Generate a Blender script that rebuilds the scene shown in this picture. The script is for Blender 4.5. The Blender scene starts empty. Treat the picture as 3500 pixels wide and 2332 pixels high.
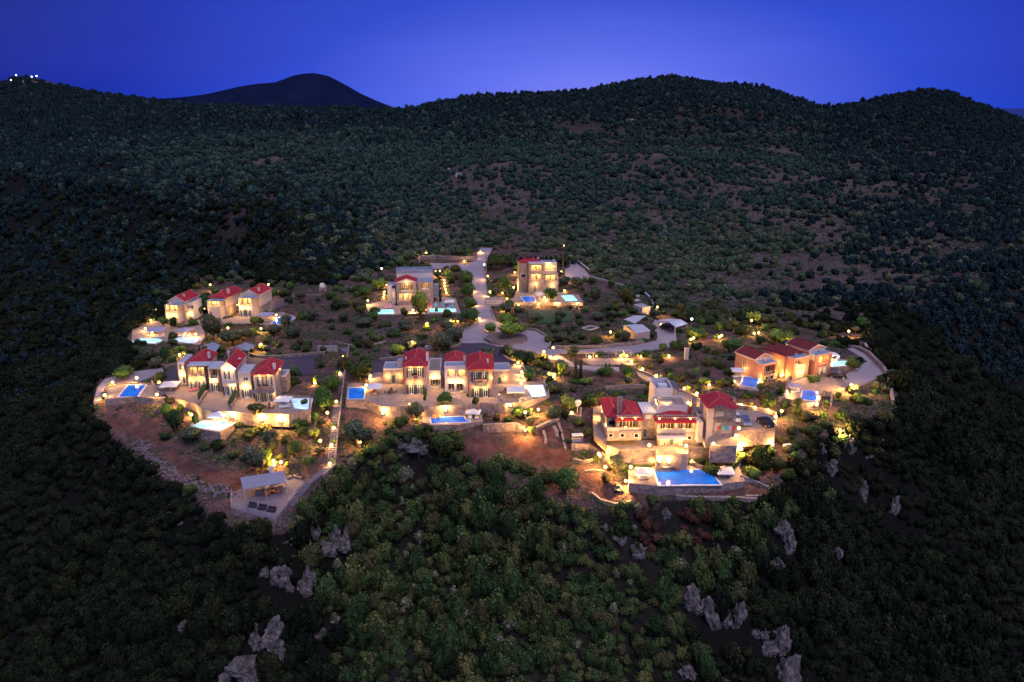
SUN_E=1.75
import bpy, bmesh, math, random
import numpy as np
from mathutils import Vector, Matrix, noise as mnoise
random.seed(7); rng = np.random.default_rng(7)
sc = bpy.context.scene
COL = sc.collection
R = math.radians
# ------------------------------------------------------------------ survey of the place
# sheets of the survey: origin and scale of each enlarged sheet; at() turns a mark on a sheet into a place on the ground
Z = {'A':(400,900,3.363),'B':(300,1150,2.769),'C':(1150,1150,2.941),'D':(1200,800,2.941),'E':(1850,1250,2.769),
     'F':(2250,1000,2.769),'G':(1850,950,3.92),'H':(700,1350,3.137),'J':(500,1450,1.7437),'K':(2000,1350,1.5693),
     'L':(0,200,1.3446),'M':(1750,200,1.3446),'W':(0,0,0.6723)}
FP, HC, HOR = 2600.0, 60.0, 364.0
PT = math.atan((1166-HOR)/FP)
def spx(z,x,y):
    a=Z[z]; return a[0]+x/a[2], a[1]+y/a[2]
def rayd(z,x,y):
    X,Y=spx(z,x,y); u=(X-1750)/FP; v=(1166-Y)/FP
    return (u, math.cos(PT)+v*math.sin(PT), -math.sin(PT)+v*math.cos(PT))
def at(z,x,y,zz=0.0):
    d=rayd(z,x,y); t=(HC-zz)/-d[2]
    return (d[0]*t, d[1]*t)
def slant(X,Y,zz):
    return Y*math.cos(PT)+(HC-zz)*math.sin(PT)
# ------------------------------------------------------------------ noise helpers
def _hash(ix,iy,s):
    h=(ix.astype(np.int64)*374761393+iy.astype(np.int64)*668265263+s*1442695041)&0xffffffff
    h=((h^(h>>13))*1274126177)&0xffffffff
    return ((h^(h>>16))&0xffff)/65535.0
def vn(x,y,s=0):
    x=np.asarray(x,float); y=np.asarray(y,float)
    ix=np.floor(x); iy=np.floor(y); fx=x-ix; fy=y-iy
    fx=fx*fx*(3-2*fx); fy=fy*fy*(3-2*fy); ix=ix.astype(np.int64); iy=iy.astype(np.int64)
    a=_hash(ix,iy,s); b=_hash(ix+1,iy,s); c=_hash(ix,iy+1,s); d=_hash(ix+1,iy+1,s)
    return (a*(1-fx)+b*fx)*(1-fy)+(c*(1-fx)+d*fx)*fy
def fbm(x,y,s=0,o=4):
    r=0; a=.5
    for i in range(o):
        r=r+a*vn(x*2**i,y*2**i,s+i); a*=.5
    return r/(1-.5**o)
def sstep(a,b,x):
    t=np.clip((x-a)/(b-a),0,1); return t*t*(3-2*t)
def inpoly(P,X,Y):
    X=np.asarray(X,float); Y=np.asarray(Y,float); ins=np.zeros(X.shape,bool)
    n=len(P)
    for i in range(n):
        x1,y1=P[i]; x2,y2=P[(i+1)%n]
        if y1==y2: continue
        c=((y1>Y)!=(y2>Y))&(X<(x2-x1)*(Y-y1)/(y2-y1)+x1)
        ins^=c
    return ins
def distpoly(P,X,Y):
    X=np.asarray(X,float); Y=np.asarray(Y,float); D=np.full(X.shape,1e9); n=len(P)
    for i in range(n):
        x1,y1=P[i]; x2,y2=P[(i+1)%n]; dx=x2-x1; dy=y2-y1; L=dx*dx+dy*dy+1e-9
        t=np.clip(((X-x1)*dx+(Y-y1)*dy)/L,0,1)
        D=np.minimum(D,np.hypot(X-x1-t*dx,Y-y1-t*dy))
    return D
# ------------------------------------------------------------------ materials
MAT={}
def mat(name, col, rough=.8, var=.15, scale=1.0, bump=0.0, col2=None, emit=None, es=0, metal=0, kind='noise', spec=.3):
    if name in MAT: return MAT[name]
    m=bpy.data.materials.new(name); m.use_nodes=True; nt=m.node_tree; N=nt.nodes; L=nt.links
    b=N['Principled BSDF']; b.inputs['Roughness'].default_value=rough; b.inputs['Metallic'].default_value=metal
    b.inputs['Specular IOR Level'].default_value=spec
    tc=N.new('ShaderNodeTexCoord')
    c2=col2 or tuple(max(0,c*(1-var)) for c in col); c1=tuple(min(1,c*(1+var)) for c in col) if not col2 else col
    if kind=='stone':
        t=N.new('ShaderNodeTexVoronoi'); t.inputs['Scale'].default_value=scale
        L.new(tc.outputs['Object'],t.inputs['Vector'])
        s=N.new('ShaderNodeSeparateColor'); L.new(t.outputs['Color'],s.inputs[0]); out=s.outputs[0]
        hgt=t.outputs['Distance']
    elif kind=='tile':
        t=N.new('ShaderNodeTexWave'); t.inputs['Scale'].default_value=scale; t.wave_type='BANDS'; t.bands_direction='X'
        t.inputs['Distortion'].default_value=.4; L.new(tc.outputs['Object'],t.inputs['Vector']); hgt=t.outputs['Fac']
        n=N.new('ShaderNodeTexNoise'); n.inputs['Scale'].default_value=2.2; n.inputs['Detail'].default_value=5; L.new(tc.outputs['Object'],n.inputs['Vector'])
        mm=N.new('ShaderNodeMath'); mm.operation='MULTIPLY_ADD'; mm.inputs[1].default_value=.45; L.new(t.outputs['Fac'],mm.inputs[0])
        m2=N.new('ShaderNodeMath'); m2.operation='MULTIPLY'; m2.inputs[1].default_value=.7; L.new(n.outputs['Fac'],m2.inputs[0]); L.new(m2.outputs[0],mm.inputs[2]); out=mm.outputs[0]
    else:
        t=N.new('ShaderNodeTexNoise'); t.inputs['Scale'].default_value=scale; t.inputs['Detail'].default_value=6; t.inputs['Roughness'].default_value=.65
        L.new(tc.outputs['Object'],t.inputs['Vector']); r=N.new('ShaderNodeMapRange'); r.inputs[1].default_value=.32; r.inputs[2].default_value=.68
        L.new(t.outputs['Fac'],r.inputs[0]); out=r.outputs[0]; hgt=t.outputs['Fac']
    mx=N.new('ShaderNodeMix'); mx.data_type='RGBA'; mx.inputs[6].default_value=(*c2,1); mx.inputs[7].default_value=(*c1,1)
    L.new(out,mx.inputs[0]); L.new(mx.outputs[2],b.inputs['Base Color'])
    if bump:
        bp=N.new('ShaderNodeBump'); bp.inputs['Strength'].default_value=bump; bp.inputs['Distance'].default_value=.08
        L.new(hgt,bp.inputs['Height']); L.new(bp.outputs[0],b.inputs['Normal'])
    if emit:
        b.inputs['Emission Color'].default_value=(*emit,1); b.inputs['Emission Strength'].default_value=es
    MAT[name]=m; return m
def glow_mat(name,col,s):
    m=bpy.data.materials.new(name); m.use_nodes=True; nt=m.node_tree; nt.nodes.clear()
    o=nt.nodes.new('ShaderNodeOutputMaterial'); e=nt.nodes.new('ShaderNodeEmission'); e.inputs[0].default_value=(*col,1); e.inputs[1].default_value=s
    nt.links.new(e.outputs[0],o.inputs[0]); m.cycles.emission_sampling='NONE'; MAT[name]=m; return m
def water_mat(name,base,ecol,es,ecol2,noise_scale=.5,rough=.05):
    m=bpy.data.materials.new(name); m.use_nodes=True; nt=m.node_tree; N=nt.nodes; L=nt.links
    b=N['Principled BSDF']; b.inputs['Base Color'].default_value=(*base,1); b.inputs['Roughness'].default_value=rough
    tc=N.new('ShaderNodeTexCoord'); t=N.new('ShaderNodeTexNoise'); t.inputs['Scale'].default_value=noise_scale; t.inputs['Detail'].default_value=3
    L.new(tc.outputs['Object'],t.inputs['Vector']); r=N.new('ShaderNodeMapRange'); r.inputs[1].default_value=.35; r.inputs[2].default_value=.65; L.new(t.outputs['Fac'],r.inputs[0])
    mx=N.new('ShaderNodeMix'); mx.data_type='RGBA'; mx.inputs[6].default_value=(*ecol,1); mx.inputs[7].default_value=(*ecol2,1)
    L.new(r.outputs[0],mx.inputs[0]); L.new(mx.outputs[2],b.inputs['Emission Color']); b.inputs['Emission Strength'].default_value=es  # surface emission stands in for light inside the water
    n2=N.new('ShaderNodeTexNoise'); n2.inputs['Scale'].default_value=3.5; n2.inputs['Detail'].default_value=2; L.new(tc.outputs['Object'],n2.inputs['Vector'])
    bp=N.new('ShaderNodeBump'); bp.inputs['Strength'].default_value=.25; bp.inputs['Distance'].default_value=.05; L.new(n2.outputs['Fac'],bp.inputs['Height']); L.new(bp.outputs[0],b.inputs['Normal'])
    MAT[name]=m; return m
def leaf_mat(name,ca,cb,cc,extra=()):
    m=bpy.data.materials.new(name); m.use_nodes=True; nt=m.node_tree; N=nt.nodes; L=nt.links
    b=N['Principled BSDF']; b.inputs['Roughness'].default_value=.75; b.inputs['Specular IOR Level'].default_value=.12
    oi=N.new('ShaderNodeObjectInfo'); rp=N.new('ShaderNodeValToRGB'); e=rp.color_ramp.elements
    e[0].color=(*ca,1); e[1].color=(*cb,1); x=e.new(.5); x.color=(*cc,1)
    for p_,c_ in extra: x=e.new(p_); x.color=(*c_,1)
    rp.color_ramp.interpolation='LINEAR'; L.new(oi.outputs['Random'],rp.inputs[0])
    at_=N.new('ShaderNodeAttribute'); at_.attribute_name='shade_tint'
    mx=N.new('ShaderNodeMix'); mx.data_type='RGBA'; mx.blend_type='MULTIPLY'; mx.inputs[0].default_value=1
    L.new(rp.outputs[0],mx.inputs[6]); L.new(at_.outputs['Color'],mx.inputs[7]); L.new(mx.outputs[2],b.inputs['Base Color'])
    MAT[name]=m; return m
# base colours
mat('stone',(.36,.29,.26),.9,kind='stone',scale=2.2,bump=.6,col2=(.20,.155,.145))
mat('wall_stone',(.30,.235,.23),.9,kind='stone',scale=1.7,bump=.8,col2=(.15,.115,.12))
mat('cream',(.56,.47,.41),.85,.07,.8,.1)
mat('white_plaster',(.62,.56,.56),.85,.06,.8,.1)
mat('terracotta',(.50,.235,.155),.85,.12,.7,.1)
mat('roof_red',(.60,.055,.075),.85,kind='tile',scale=1.0,bump=1.0,col2=(.16,.012,.022),spec=.1)
mat('roof_maroon',(.24,.045,.05),.8,kind='tile',scale=1.1,bump=.7,col2=(.11,.02,.026),spec=.1)
mat('ridge_tile',(.52,.12,.10),.7,.15,3)
mat('flat_roof',(.27,.29,.36),.8,.15,1.2,.1)
mat('canopy',(.46,.46,.52),.7,.08,1.5)
mat('white_frame',(.75,.74,.74),.5,.04,2)
mat('shutter',(.035,.075,.085),.55,.2,4)
mat('brown_wood',(.13,.065,.035),.6,.3,4)
mat('dark_glass',(.04,.045,.07),.12,.3,1.2,spec=.6)
mat('lit_glass',(.5,.4,.25),.3,.3,2,emit=(1,.62,.26),es=.42)
mat('lit_soft',(.4,.32,.2),.3,.3,2,emit=(1,.62,.28),es=.3)
mat('quoin',(.55,.48,.45),.85,.12,2,.2)
mat('quoin_red',(.33,.17,.15),.85,.15,2,.2)
mat('paving',(.34,.26,.22),.85,kind='stone',scale=1.3,bump=.2,col2=(.25,.19,.165))
mat('concrete',(.31,.265,.29),.85,.12,.35,.1)
mat('island_soil',(.17,.12,.11),.95,.2,.6,.3)
mat('deck_slab',(.17,.15,.19),.85,kind='stone',scale=.9,bump=.2,col2=(.13,.115,.15))
mat('asphalt',(.062,.05,.075),.85,.2,.6,.2)
mat('coping',(.62,.60,.62),.6,.06,2)
mat('metal_grey',(.18,.19,.23),.45,.1,2,metal=.3)
mat('metal_pale',(.48,.47,.52),.45,.1,2,metal=.2)
mat('fabric_white',(.72,.70,.70),.9,.06,3)
mat('fabric_violet',(.36,.33,.46),.9,.08,3)
mat('red_cloth',(.6,.05,.09),.9,.1,3); mat('orange_cloth',(.8,.16,.03),.9,.1,3); mat('pink_cloth',(.75,.25,.33),.9,.1,3)
mat('blue_cloth',(.08,.38,.7),.9,.1,3); mat('green_cloth',(.06,.6,.35),.9,.1,3); mat('grey_cloth',(.4,.4,.45),.9,.1,3)
mat('dark_cloth',(.035,.03,.05),.9,.2,3); mat('green_net',(.03,.12,.12),.9,.2,3)
mat('wood_orange',(.5,.17,.06),.6,.25,5)
mat('dark_wood',(.08,.05,.05),.6,.25,5)
mat('bark',(.11,.08,.06),.9,.3,4)
mat('rock',(.19,.165,.165),.95,.3,1.8,1.0,col2=(.028,.024,.026))
mat('rock_pile',(.26,.20,.23),.95,.3,1.2,1.0,col2=(.09,.065,.075))
mat('dirt_road',(.22,.105,.085),.95,.3,.25,.6,col2=(.12,.055,.05))
mat('lawn',(.02,.075,.035),.95,.25,.8,.4)
mat('skin',(.4,.24,.17),.7,.1,3)
mat('car_blue',(.10,.16,.34),.3,.05,2,metal=.3,spec=.6); mat('car_black',(.012,.012,.02),.25,.1,2,spec=.6); mat('car_white',(.6,.6,.65),.3,.05,2,spec=.6)
mat('rubber',(.02,.02,.02),.8,.1,2)
mat('window_dark',(.015,.015,.02),.1,.1,2,spec=.7)
glow_mat('lamp_warm',(1,.58,.18),7); glow_mat('lamp_white',(.75,.9,1),5); glow_mat('headlight',(1,1,1),.3)
glow_mat('lamp_dim',(1,.6,.25),9)
water_mat('water_blue',(.01,.07,.3),(.003,.06,.40),.8,(.012,.16,.72),.3)  # blue glow painted in, also for pools without lamps
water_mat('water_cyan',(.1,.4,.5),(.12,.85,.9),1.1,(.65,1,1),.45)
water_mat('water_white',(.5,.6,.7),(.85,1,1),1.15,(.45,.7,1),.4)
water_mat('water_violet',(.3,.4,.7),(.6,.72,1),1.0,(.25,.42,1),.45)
leaf_mat('leaf_forest',(.014,.032,.009),(.11,.11,.036),(.045,.066,.017),((.17,(.03,.06,.02)),(.34,(.075,.068,.03)),(.68,(.035,.07,.022)),(.85,(.07,.10,.03))))
leaf_mat('leaf_hazed',(.016,.05,.045),(.06,.09,.06),(.033,.07,.054))  # aerial haze put into the leaf colour of far trees
leaf_mat('leaf_fardark',(.006,.018,.022),(.018,.034,.038),(.010,.025,.029))  # dark bluish copy for ridge, ravine and the painted vignette
leaf_mat('leaf_painted_shade',(.004,.008,.004),(.022,.027,.010),(.010,.018,.007))  # vignette shade painted into the leaf colour, also fills the left ravine
leaf_mat('leaf_hill',(.035,.065,.038),(.13,.14,.075),(.065,.10,.055))
leaf_mat('leaf_olive',(.062,.085,.05),(.11,.125,.075),(.08,.10,.06))
leaf_mat('leaf_garden',(.05,.12,.03),(.09,.15,.035),(.06,.13,.035))
leaf_mat('leaf_lit',(.16,.26,.04),(.22,.28,.05),(.17,.27,.045))  # garden leaf with lamplight painted into its colour
leaf_mat('leaf_red',(.06,.026,.018),(.10,.045,.03),(.08,.033,.024))
leaf_mat('leaf_pale',(.12,.13,.08),(.16,.16,.10),(.13,.14,.09))
leaf_mat('leaf_dry',(.13,.10,.07),(.18,.14,.10),(.15,.115,.08))
leaf_mat('leaf_pink',(.5,.10,.2),(.3,.09,.12),(.4,.1,.16))
# ------------------------------------------------------------------ mesh collector
class MB:
    def __init__(s): s.v=[]; s.f=[]
    def quad(s,a,b,c,d): n=len(s.v); s.v+=[a,b,c,d]; s.f.append((n,n+1,n+2,n+3)); return s
    def poly(s,P): n=len(s.v); s.v+=list(P); s.f.append(tuple(range(n,n+len(P)))); return s
    def box(s,x0,x1,y0,y1,z0,z1):
        n=len(s.v); s.v+=[(x0,y0,z0),(x1,y0,z0),(x1,y1,z0),(x0,y1,z0),(x0,y0,z1),(x1,y0,z1),(x1,y1,z1),(x0,y1,z1)]
        s.f+=[tuple(n+i for i in q) for q in ((0,3,2,1),(4,5,6,7),(0,1,5,4),(1,2,6,5),(2,3,7,6),(3,0,4,7))]; return s
    def bar(s,p,q,r,k=5,r2=None):
        p=Vector(p); q=Vector(q); d=(q-p); L=d.length
        if L<1e-6: return s
        d/=L; a=d.orthogonal().normalized(); b=d.cross(a); n=len(s.v); r2=r if r2 is None else r2
        for (c,rr) in ((p,r),(q,r2)):
            for i in range(k):
                t=2*math.pi*i/k; s.v.append(tuple(c+(a*math.cos(t)+b*math.sin(t))*rr))
        for i in range(k): s.f.append((n+i,n+(i+1)%k,n+k+(i+1)%k,n+k+i))
        s.f.append(tuple(n+i for i in range(k))[::-1]); s.f.append(tuple(n+k+i for i in range(k))); return s
    def ball(s,c,r,seg=8,rings=5,sq=(1,1,1)):
        n=len(s.v)
        for j in range(1,rings):
            ph=math.pi*j/rings
            for i in range(seg):
                t=2*math.pi*i/seg; s.v.append((c[0]+r*sq[0]*math.sin(ph)*math.cos(t),c[1]+r*sq[1]*math.sin(ph)*math.sin(t),c[2]+r*sq[2]*math.cos(ph)))
        s.v+=[(c[0],c[1],c[2]+r*sq[2]),(c[0],c[1],c[2]-r*sq[2])]; T=len(s.v)-2; B=T+1
        for j in range(rings-2):
            for i in range(seg):
                a=n+j*seg+i; b_=n+j*seg+(i+1)%seg; s.f.append((a,a+seg,b_+seg,b_))
        for i in range(seg):
            s.f.append((T,n+i,n+(i+1)%seg)); k=n+(rings-2)*seg; s.f.append((B,k+(i+1)%seg,k+i))
        return s
    def slab(s,P,z0,z1):   # prism on polygon P (ccw or cw)
        ar=sum(P[i][0]*P[(i+1)%len(P)][1]-P[(i+1)%len(P)][0]*P[i][1] for i in range(len(P)))
        if ar<0: P=P[::-1]
        n=len(s.v); k=len(P); s.v+=[(x,y,z0) for x,y in P]+[(x,y,z1) for x,y in P]
        for i in range(k): s.f.append((n+i,n+(i+1)%k,n+k+(i+1)%k,n+k+i))
        s.f.append(tuple(n+k+i for i in range(k))); return s
    def sides(s,P,z0,z1):
        n=len(s.v); k=len(P); s.v+=[(x,y,z0) for x,y in P]+[(x,y,z1) for x,y in P]
        for i in range(k): s.f.append((n+i,n+(i+1)%k,n+k+(i+1)%k,n+k+i))
        return s
    def build(s,name,material,parent=None,smooth=False,bev=0):
        me=bpy.data.meshes.new(name); me.from_pydata(s.v,[],s.f); me.materials.append(MAT[material] if isinstance(material,str) else material)
        if any(len(f)>4 for f in s.f):
            bm=bmesh.new(); bm.from_mesh(me); bmesh.ops.triangulate(bm,faces=[f for f in bm.faces if len(f.verts)>4]); bm.to_mesh(me); bm.free()
        if smooth: me.polygons.foreach_set('use_smooth',[True]*len(me.polygons))
        o=bpy.data.objects.new(name,me); COL.objects.link(o)
        if parent is not None: o.parent=parent
        if bev:
            md=o.modifiers.new('bevel','BEVEL'); md.width=bev; md.segments=1
        return o
def tag(o,label=None,cat=None,group=None,kind=None):
    if label: o['label']=label
    if cat: o['category']=cat
    if group: o['group']=group
    if kind: o['kind']=kind
    return o
def empty(name,loc,rz,label,cat,group=None):
    o=bpy.data.objects.new(name,None); COL.objects.link(o); o.location=loc; o.rotation_euler=(0,0,rz); o.empty_display_size=.5
    return tag(o,label,cat,group)
def copy_tree(o,parent=None):
    c=o.copy(); COL.objects.link(c); c.parent=parent
    for ch in o.children: copy_tree(ch,c)
    return c
def struct(o): o['kind']='structure'; return o
# ------------------------------------------------------------------ terrain
def vz(Y,ks,vs): return np.interp(Y,ks,vs)
def tz(Y): return vz(Y,[112,121,124,127,134,141,148,153,170],[-11,-9.8,-8.3,-7.4,-6.4,-4.2,-2.1,-.35,-.15])
SIL=[(-300,190,1500),(0,180,1500),(60,166,1500),(110,186,1480),(200,204,1450),(280,219,1400),(370,230,1350),(450,238,1300),(600,242,1200),(880,249,1120),
 (930,248,1120),(980,239,1150),(1050,223,1180),(1120,213,1200),(1250,208,1200),(1350,201,1220),(1420,187,1250),(1480,177,1260),(1550,171,1280),(1600,178,1280),
 (1650,187,1280),(1750,192,1260),(1800,208,1240),(1850,228,1200),(1885,241,1180),(1930,239,1180),(2000,225,1200),(2080,209,1220),(2130,200,1230),(2180,207,1230),
 (2250,233,1230),(2320,260,1230),(2353,272,1230),(2700,330,1230)]
_T=[];_ZR=[];_YR=[]
for (x,y,yr) in SIL:
    d=rayd('W',x,y); _T.append(d[0]/d[1]); _YR.append(yr); _ZR.append(HC+yr*d[2]/d[1]-4)
Wp=lambda x,y,z=0:at('W',x,y,z)
PLAT=[Wp(215,955,-2),Wp(238,990,-4),Wp(330,1065,-7),Wp(430,1140,-8.5),Wp(520,1200,-10),Wp(545,1215,-10.5),Wp(650,1222,-10.5),Wp(705,1165,-9.5),Wp(800,1085,-9),Wp(950,1045,-9),
 Wp(1060,1070,-9.2),Wp(1200,1145,-9.7),Wp(1330,1180,-10),Wp(1500,1168,-9.8),Wp(1770,1163,-9.5),Wp(1800,1110,-8.5),Wp(1860,1045,-6.5),Wp(1930,985,-3.5),
 Wp(2045,965,-2),Wp(2062,900,-.5),Wp(2040,840,0),Wp(1990,795,0),Wp(1995,740,0),(190,290),(300,360),(600,560),(3500,900),(3500,5000),(-3500,5000),(-3500,900),
 (-420,640),(-230,500),(-110,390),Wp(640,610,0),Wp(430,640,0),Wp(330,700,0),Wp(285,790,0),Wp(222,880,0)]
def base_z(X,Y):
    X=np.asarray(X,float); Y=np.asarray(Y,float)
    t=X/np.maximum(Y,60); zr=np.interp(t,_T,_ZR); yr=np.interp(t,_T,_YR)
    s=np.clip((Y-320)/(yr-320),0,1)
    z=tz(Y)+zr*s**1.7
    z=z-np.clip(Y-yr,0,600)*.16-np.clip(zr,0,200)*0.0
    big=(fbm(X/260,Y/260,11,3)-.5)*34+(fbm(X/90,Y/90,21,3)-.5)*12
    z=z+big*sstep(330,650,Y)*(1-sstep(.72,1.0,s))
    ins=inpoly(PLAT,X,Y); D=np.where(ins,0,distpoly(PLAT,X,Y))
    V=62*(1-np.exp(-D/50))*(1-sstep(420,820,Y))
    z=z-V
    rough=np.clip(D/12,0,1)
    z=z+(fbm(X/9,Y/9,31,3)-.5)*(1.0+5.5*rough)*np.where(Y<600,1,.6)+(fbm(X/26,Y/26,41,2)-.5)*9*rough
    return z
PADS=[]   # (polygon, z)
def _pin(P,X,Y):
    ins=False; n=len(P); j=n-1
    for i in range(n):
        x1,y1=P[i]; x2,y2=P[j]
        if (y1>Y)!=(y2>Y) and X<(x2-x1)*(Y-y1)/(y2-y1)+x1: ins=not ins
        j=i
    return ins
def pad_z(X,Y):
    best=None
    for (P,z) in PADS:
        if (best is None or z>best) and _pin(P,X,Y): best=z
    return best
def surf(X,Y):
    p=pad_z(X,Y)
    return p if p is not None else float(base_z(np.array([X]),np.array([Y]))[0])
def hit(z,x,y,h=0.0):
    d=rayd(z,x,y)
    ts=np.linspace(60,420,145) if d[2]<-.12 else np.linspace(200,1700,300)
    g=base_z(d[0]*ts,d[1]*ts)
    for i,t in enumerate(ts):
        if HC+d[2]*t>8+h and d[1]*t<320: continue
        p=pad_z(d[0]*t,d[1]*t)
        if p is not None: g[i]=p
        if HC+d[2]*t<=g[i]+h:
            a=ts[max(i-1,0)]; b=t
            for _ in range(9):
                m=(a+b)/2
                if HC+d[2]*m<=surf(d[0]*m,d[1]*m)+h: b=m
                else: a=m
            zs=surf(d[0]*b,d[1]*b)
            if HC+d[2]*b+.3<zs+h and zs-surf(d[0]*(a-.25),d[1]*(a-.25))>.6:   # met the side of a wall: stand in front of it
                a-=.25; return Vector((d[0]*a,d[1]*a,surf(d[0]*a,d[1]*a)))
            return Vector((d[0]*b,d[1]*b,zs))
    return Vector((d[0]*ts[-1],d[1]*ts[-1],0))
def slab_thing(name,z,pts,ztop,depth,top_m,side_m,label=None,cat=None,structure=False,pad=True,part_top='paving',part_side='retaining_wall',lip=0):
    P=[at(z,x,y,ztop) for x,y in pts]
    if pad: PADS.append((P,ztop))
    if structure:
        o=MB().slab(P,ztop-depth,ztop).build(name,top_m); return struct(o)
    cx=sum(p[0] for p in P)/len(P); cy=sum(p[1] for p in P)/len(P)
    r=empty(name,(cx,cy,ztop-depth),0,label,cat)
    Q=[(x-cx,y-cy) for x,y in P]
    ar=sum(Q[i][0]*Q[(i+1)%len(Q)][1]-Q[(i+1)%len(Q)][0]*Q[i][1] for i in range(len(Q)))
    if ar<0: Q=Q[::-1]
    MB().sides(Q,0,depth-.06).build(part_side,side_m,r)
    MB().slab(Q,depth-.06,depth).build(part_top,top_m,r)
    if lip:
        m=MB(); k=len(Q)
        for i in range(k):
            a=Vector((*Q[i],0)); b=Vector((*Q[(i+1)%k],0)); d=(b-a)
            if d.length<.3: continue
            n=Vector((-d.y,d.x,0)).normalized()*.3
            A=[a,b,b+n,a+n]; m.slab([(p.x,p.y) for p in A],depth+.002+i*.002,depth+lip+i*.002)
        m.build('parapet',side_m,r)
    return r
# ------------------------------------------------------------------ flat places: terraces, decks, roads
terr0=slab_thing
S=lambda name,z,pts,zt,m,depth=.9: slab_thing(name,z,pts,zt,depth,m,None,structure=True)
S('access_road','D',[(1300,140),(1420,140),(1380,230),(1345,330),(1350,420),(1375,560),(1405,700),(1405,770),(1450,870),(1500,900),(1720,960),(1850,975),(1970,1040),(2005,1110),(1985,1165),(1900,1215),(1820,1180),(1650,1150),(1460,1125),(1340,1096),(1092,1098),(1125,1025),(1112,985),(1240,925),(1282,880),(1262,840),(1285,790),(1240,730),(1225,600),(1215,480),(1180,400),(1110,360),(1080,350),(1130,315),(1240,275),(1270,190)],0.02,'concrete')
S('forecourt','D',[(790,292),(1140,297),(1110,352),(1000,335),(830,352)],0.04,'concrete')
S('asphalt_road','C',[(1250,62),(1500,58),(1620,115),(1660,190),(1780,260),(1780,300),(1600,330),(1300,345),(1000,345),(640,350),(470,350),(350,362),(358,262),(640,195),(1000,215),(1190,150),(1255,95)],0.012,'asphalt')
S('side_road','G',[(20,1010),(90,950),(520,965),(900,938),(1280,900),(1400,870),(1540,840),(1560,780),(1480,640),(1520,560),(1700,600),(1800,680),(1810,850),(1700,925),(1360,985),(1240,1005),(900,985),(520,1000),(180,1000),(430,1140),(440,1200),(340,1170),(190,1100),(40,1090)],0.035,'concrete')
S('garden_path','G',[(430,1165),(700,1178),(1040,1195),(1050,1250),(690,1240),(470,1210)],0.05,'concrete',.5)
S('sloping_path','E',[(895,38),(950,40),(1210,160),(1300,215),(1570,320),(1570,375),(1300,340),(1200,255),(1030,165),(915,95)],0.06,'paving')
terr0('parking_court','E',[(1800,405),(2110,440),(2215,500),(2215,590),(2060,603),(1880,620),(1850,760),(1600,760),(1600,500)],0.03,3.4,'paving','wall_stone','raised parking court with three cars beside the largest villa','terrace')
S('villa_driveway','E',[(490,400),(600,365),(690,380),(610,445),(612,520),(622,752),(500,640),(488,480)],-.9,'paving',1.6)
S('rear_yard','B',[(1510,195),(1700,215),(1900,200),(2240,168),(2150,200),(2140,350),(2040,362),(1900,335),(1840,372),(1500,270),(1200,240)],0.012,'asphalt')
S('side_yard','B',[(740,335),(860,262),(870,440),(720,440)],0.02,'asphalt')
S('upper_yard','A',[(1770,400),(1980,398),(1995,470),(1800,530),(1590,620),(1590,500)],0.02,'asphalt')
S('pool_path','B',[(165,400),(430,335),(700,295),(720,330),(600,380),(480,430),(200,440),(130,540),(125,600),(55,620),(90,480)],-.3,'concrete',1.6)
S('right_drive','F',[(1790,533),(1835,525),(2000,590),(2130,735),(2130,795),(1860,885),(1700,830),(1640,720),(1780,770),(1980,650),(1900,600)],0.02,'concrete',2.2)
S('wall_walk','G',[(560,1080),(1230,1078),(1240,1160),(700,1165),(560,1110)],0.03,'paving',.6)
S('upper_lane','D',[(2190,240),(2260,290),(2352,360),(2420,450),(2352,450),(2150,440),(2150,360),(2200,330)],0.04,'concrete')
terr=slab_thing
terr('raised_terrace','C',[(112,482),(310,480),(335,385),(470,365),(1000,345),(1740,325),(1850,238),(1912,468),(2080,462),(2142,605),(1900,665),(1700,690),(1440,682),(1430,700),(1290,692),(930,712),(460,717),(400,692),(290,662),(92,650)],.06,4.6,'paving','wall_stone','long paved stone terrace in front of the twin-tower villa','terrace',lip=.25)
terr('pool_terrace','C',[(868,728),(1290,700),(1300,738),(1450,753),(1472,850),(1240,887),(960,892),(863,862)],-2.2,4.2,'paving','wall_stone','small stone pool terrace below the twin-tower villa, with orange loungers','terrace')
terr('raised_terrace','B',[(610,470),(740,440),(870,445),(1130,470),(1820,555),(1900,560),(2115,575),(2103,702),(1900,747),(1560,737),(1360,722),(1080,695),(1010,640),(850,603),(760,572)],.05,2.6,'paving','wall_stone','brown paved terrace in front of the three joined red-roofed villas','terrace',lip=.25)
terr('pool_terrace','B',[(178,482),(360,440),(620,458),(690,560),(725,592),(600,592),(440,580),(163,605)],.3,5.0,'paving','wall_stone','walled pool terrace standing alone at the far left edge of the village','terrace',lip=.2)
terr('pool_terrace','B',[(1090,725),(1400,738),(1425,792),(1395,822),(1250,910),(955,862),(1000,800)],-2,4.2,'paving','wall_stone','lower pool terrace with glowing water below the three joined villas','terrace')
terr('viewing_deck','H',[(270,1055),(390,1005),(600,930),(880,905),(970,880),(1040,910),(1082,940),(762,1332),(750,1350),(278,1212)],-8.6,4.4,'deck_slab','wall_stone','stone viewing deck with railings on the cliff edge under the pavilion','terrace')
terr('pool_terrace','E',[(822,940),(960,880),(1070,848),(1220,848),(1900,890),(1872,960),(1925,1092),(1700,1122),(1115,1138),(828,1112)],-6,3.2,'paving','wall_stone','wide stone terrace around the large blue pool at the front','terrace')
terr('courtyard','E',[(612,690),(1110,705),(1395,715),(1530,728),(1850,742),(1850,772),(1395,778),(1388,835),(1090,848),(1082,795),(735,792),(612,752)],-2.6,3.8,'paving','wall_stone','lit stone courtyard in front of the largest villa with pergolas','terrace')
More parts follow.
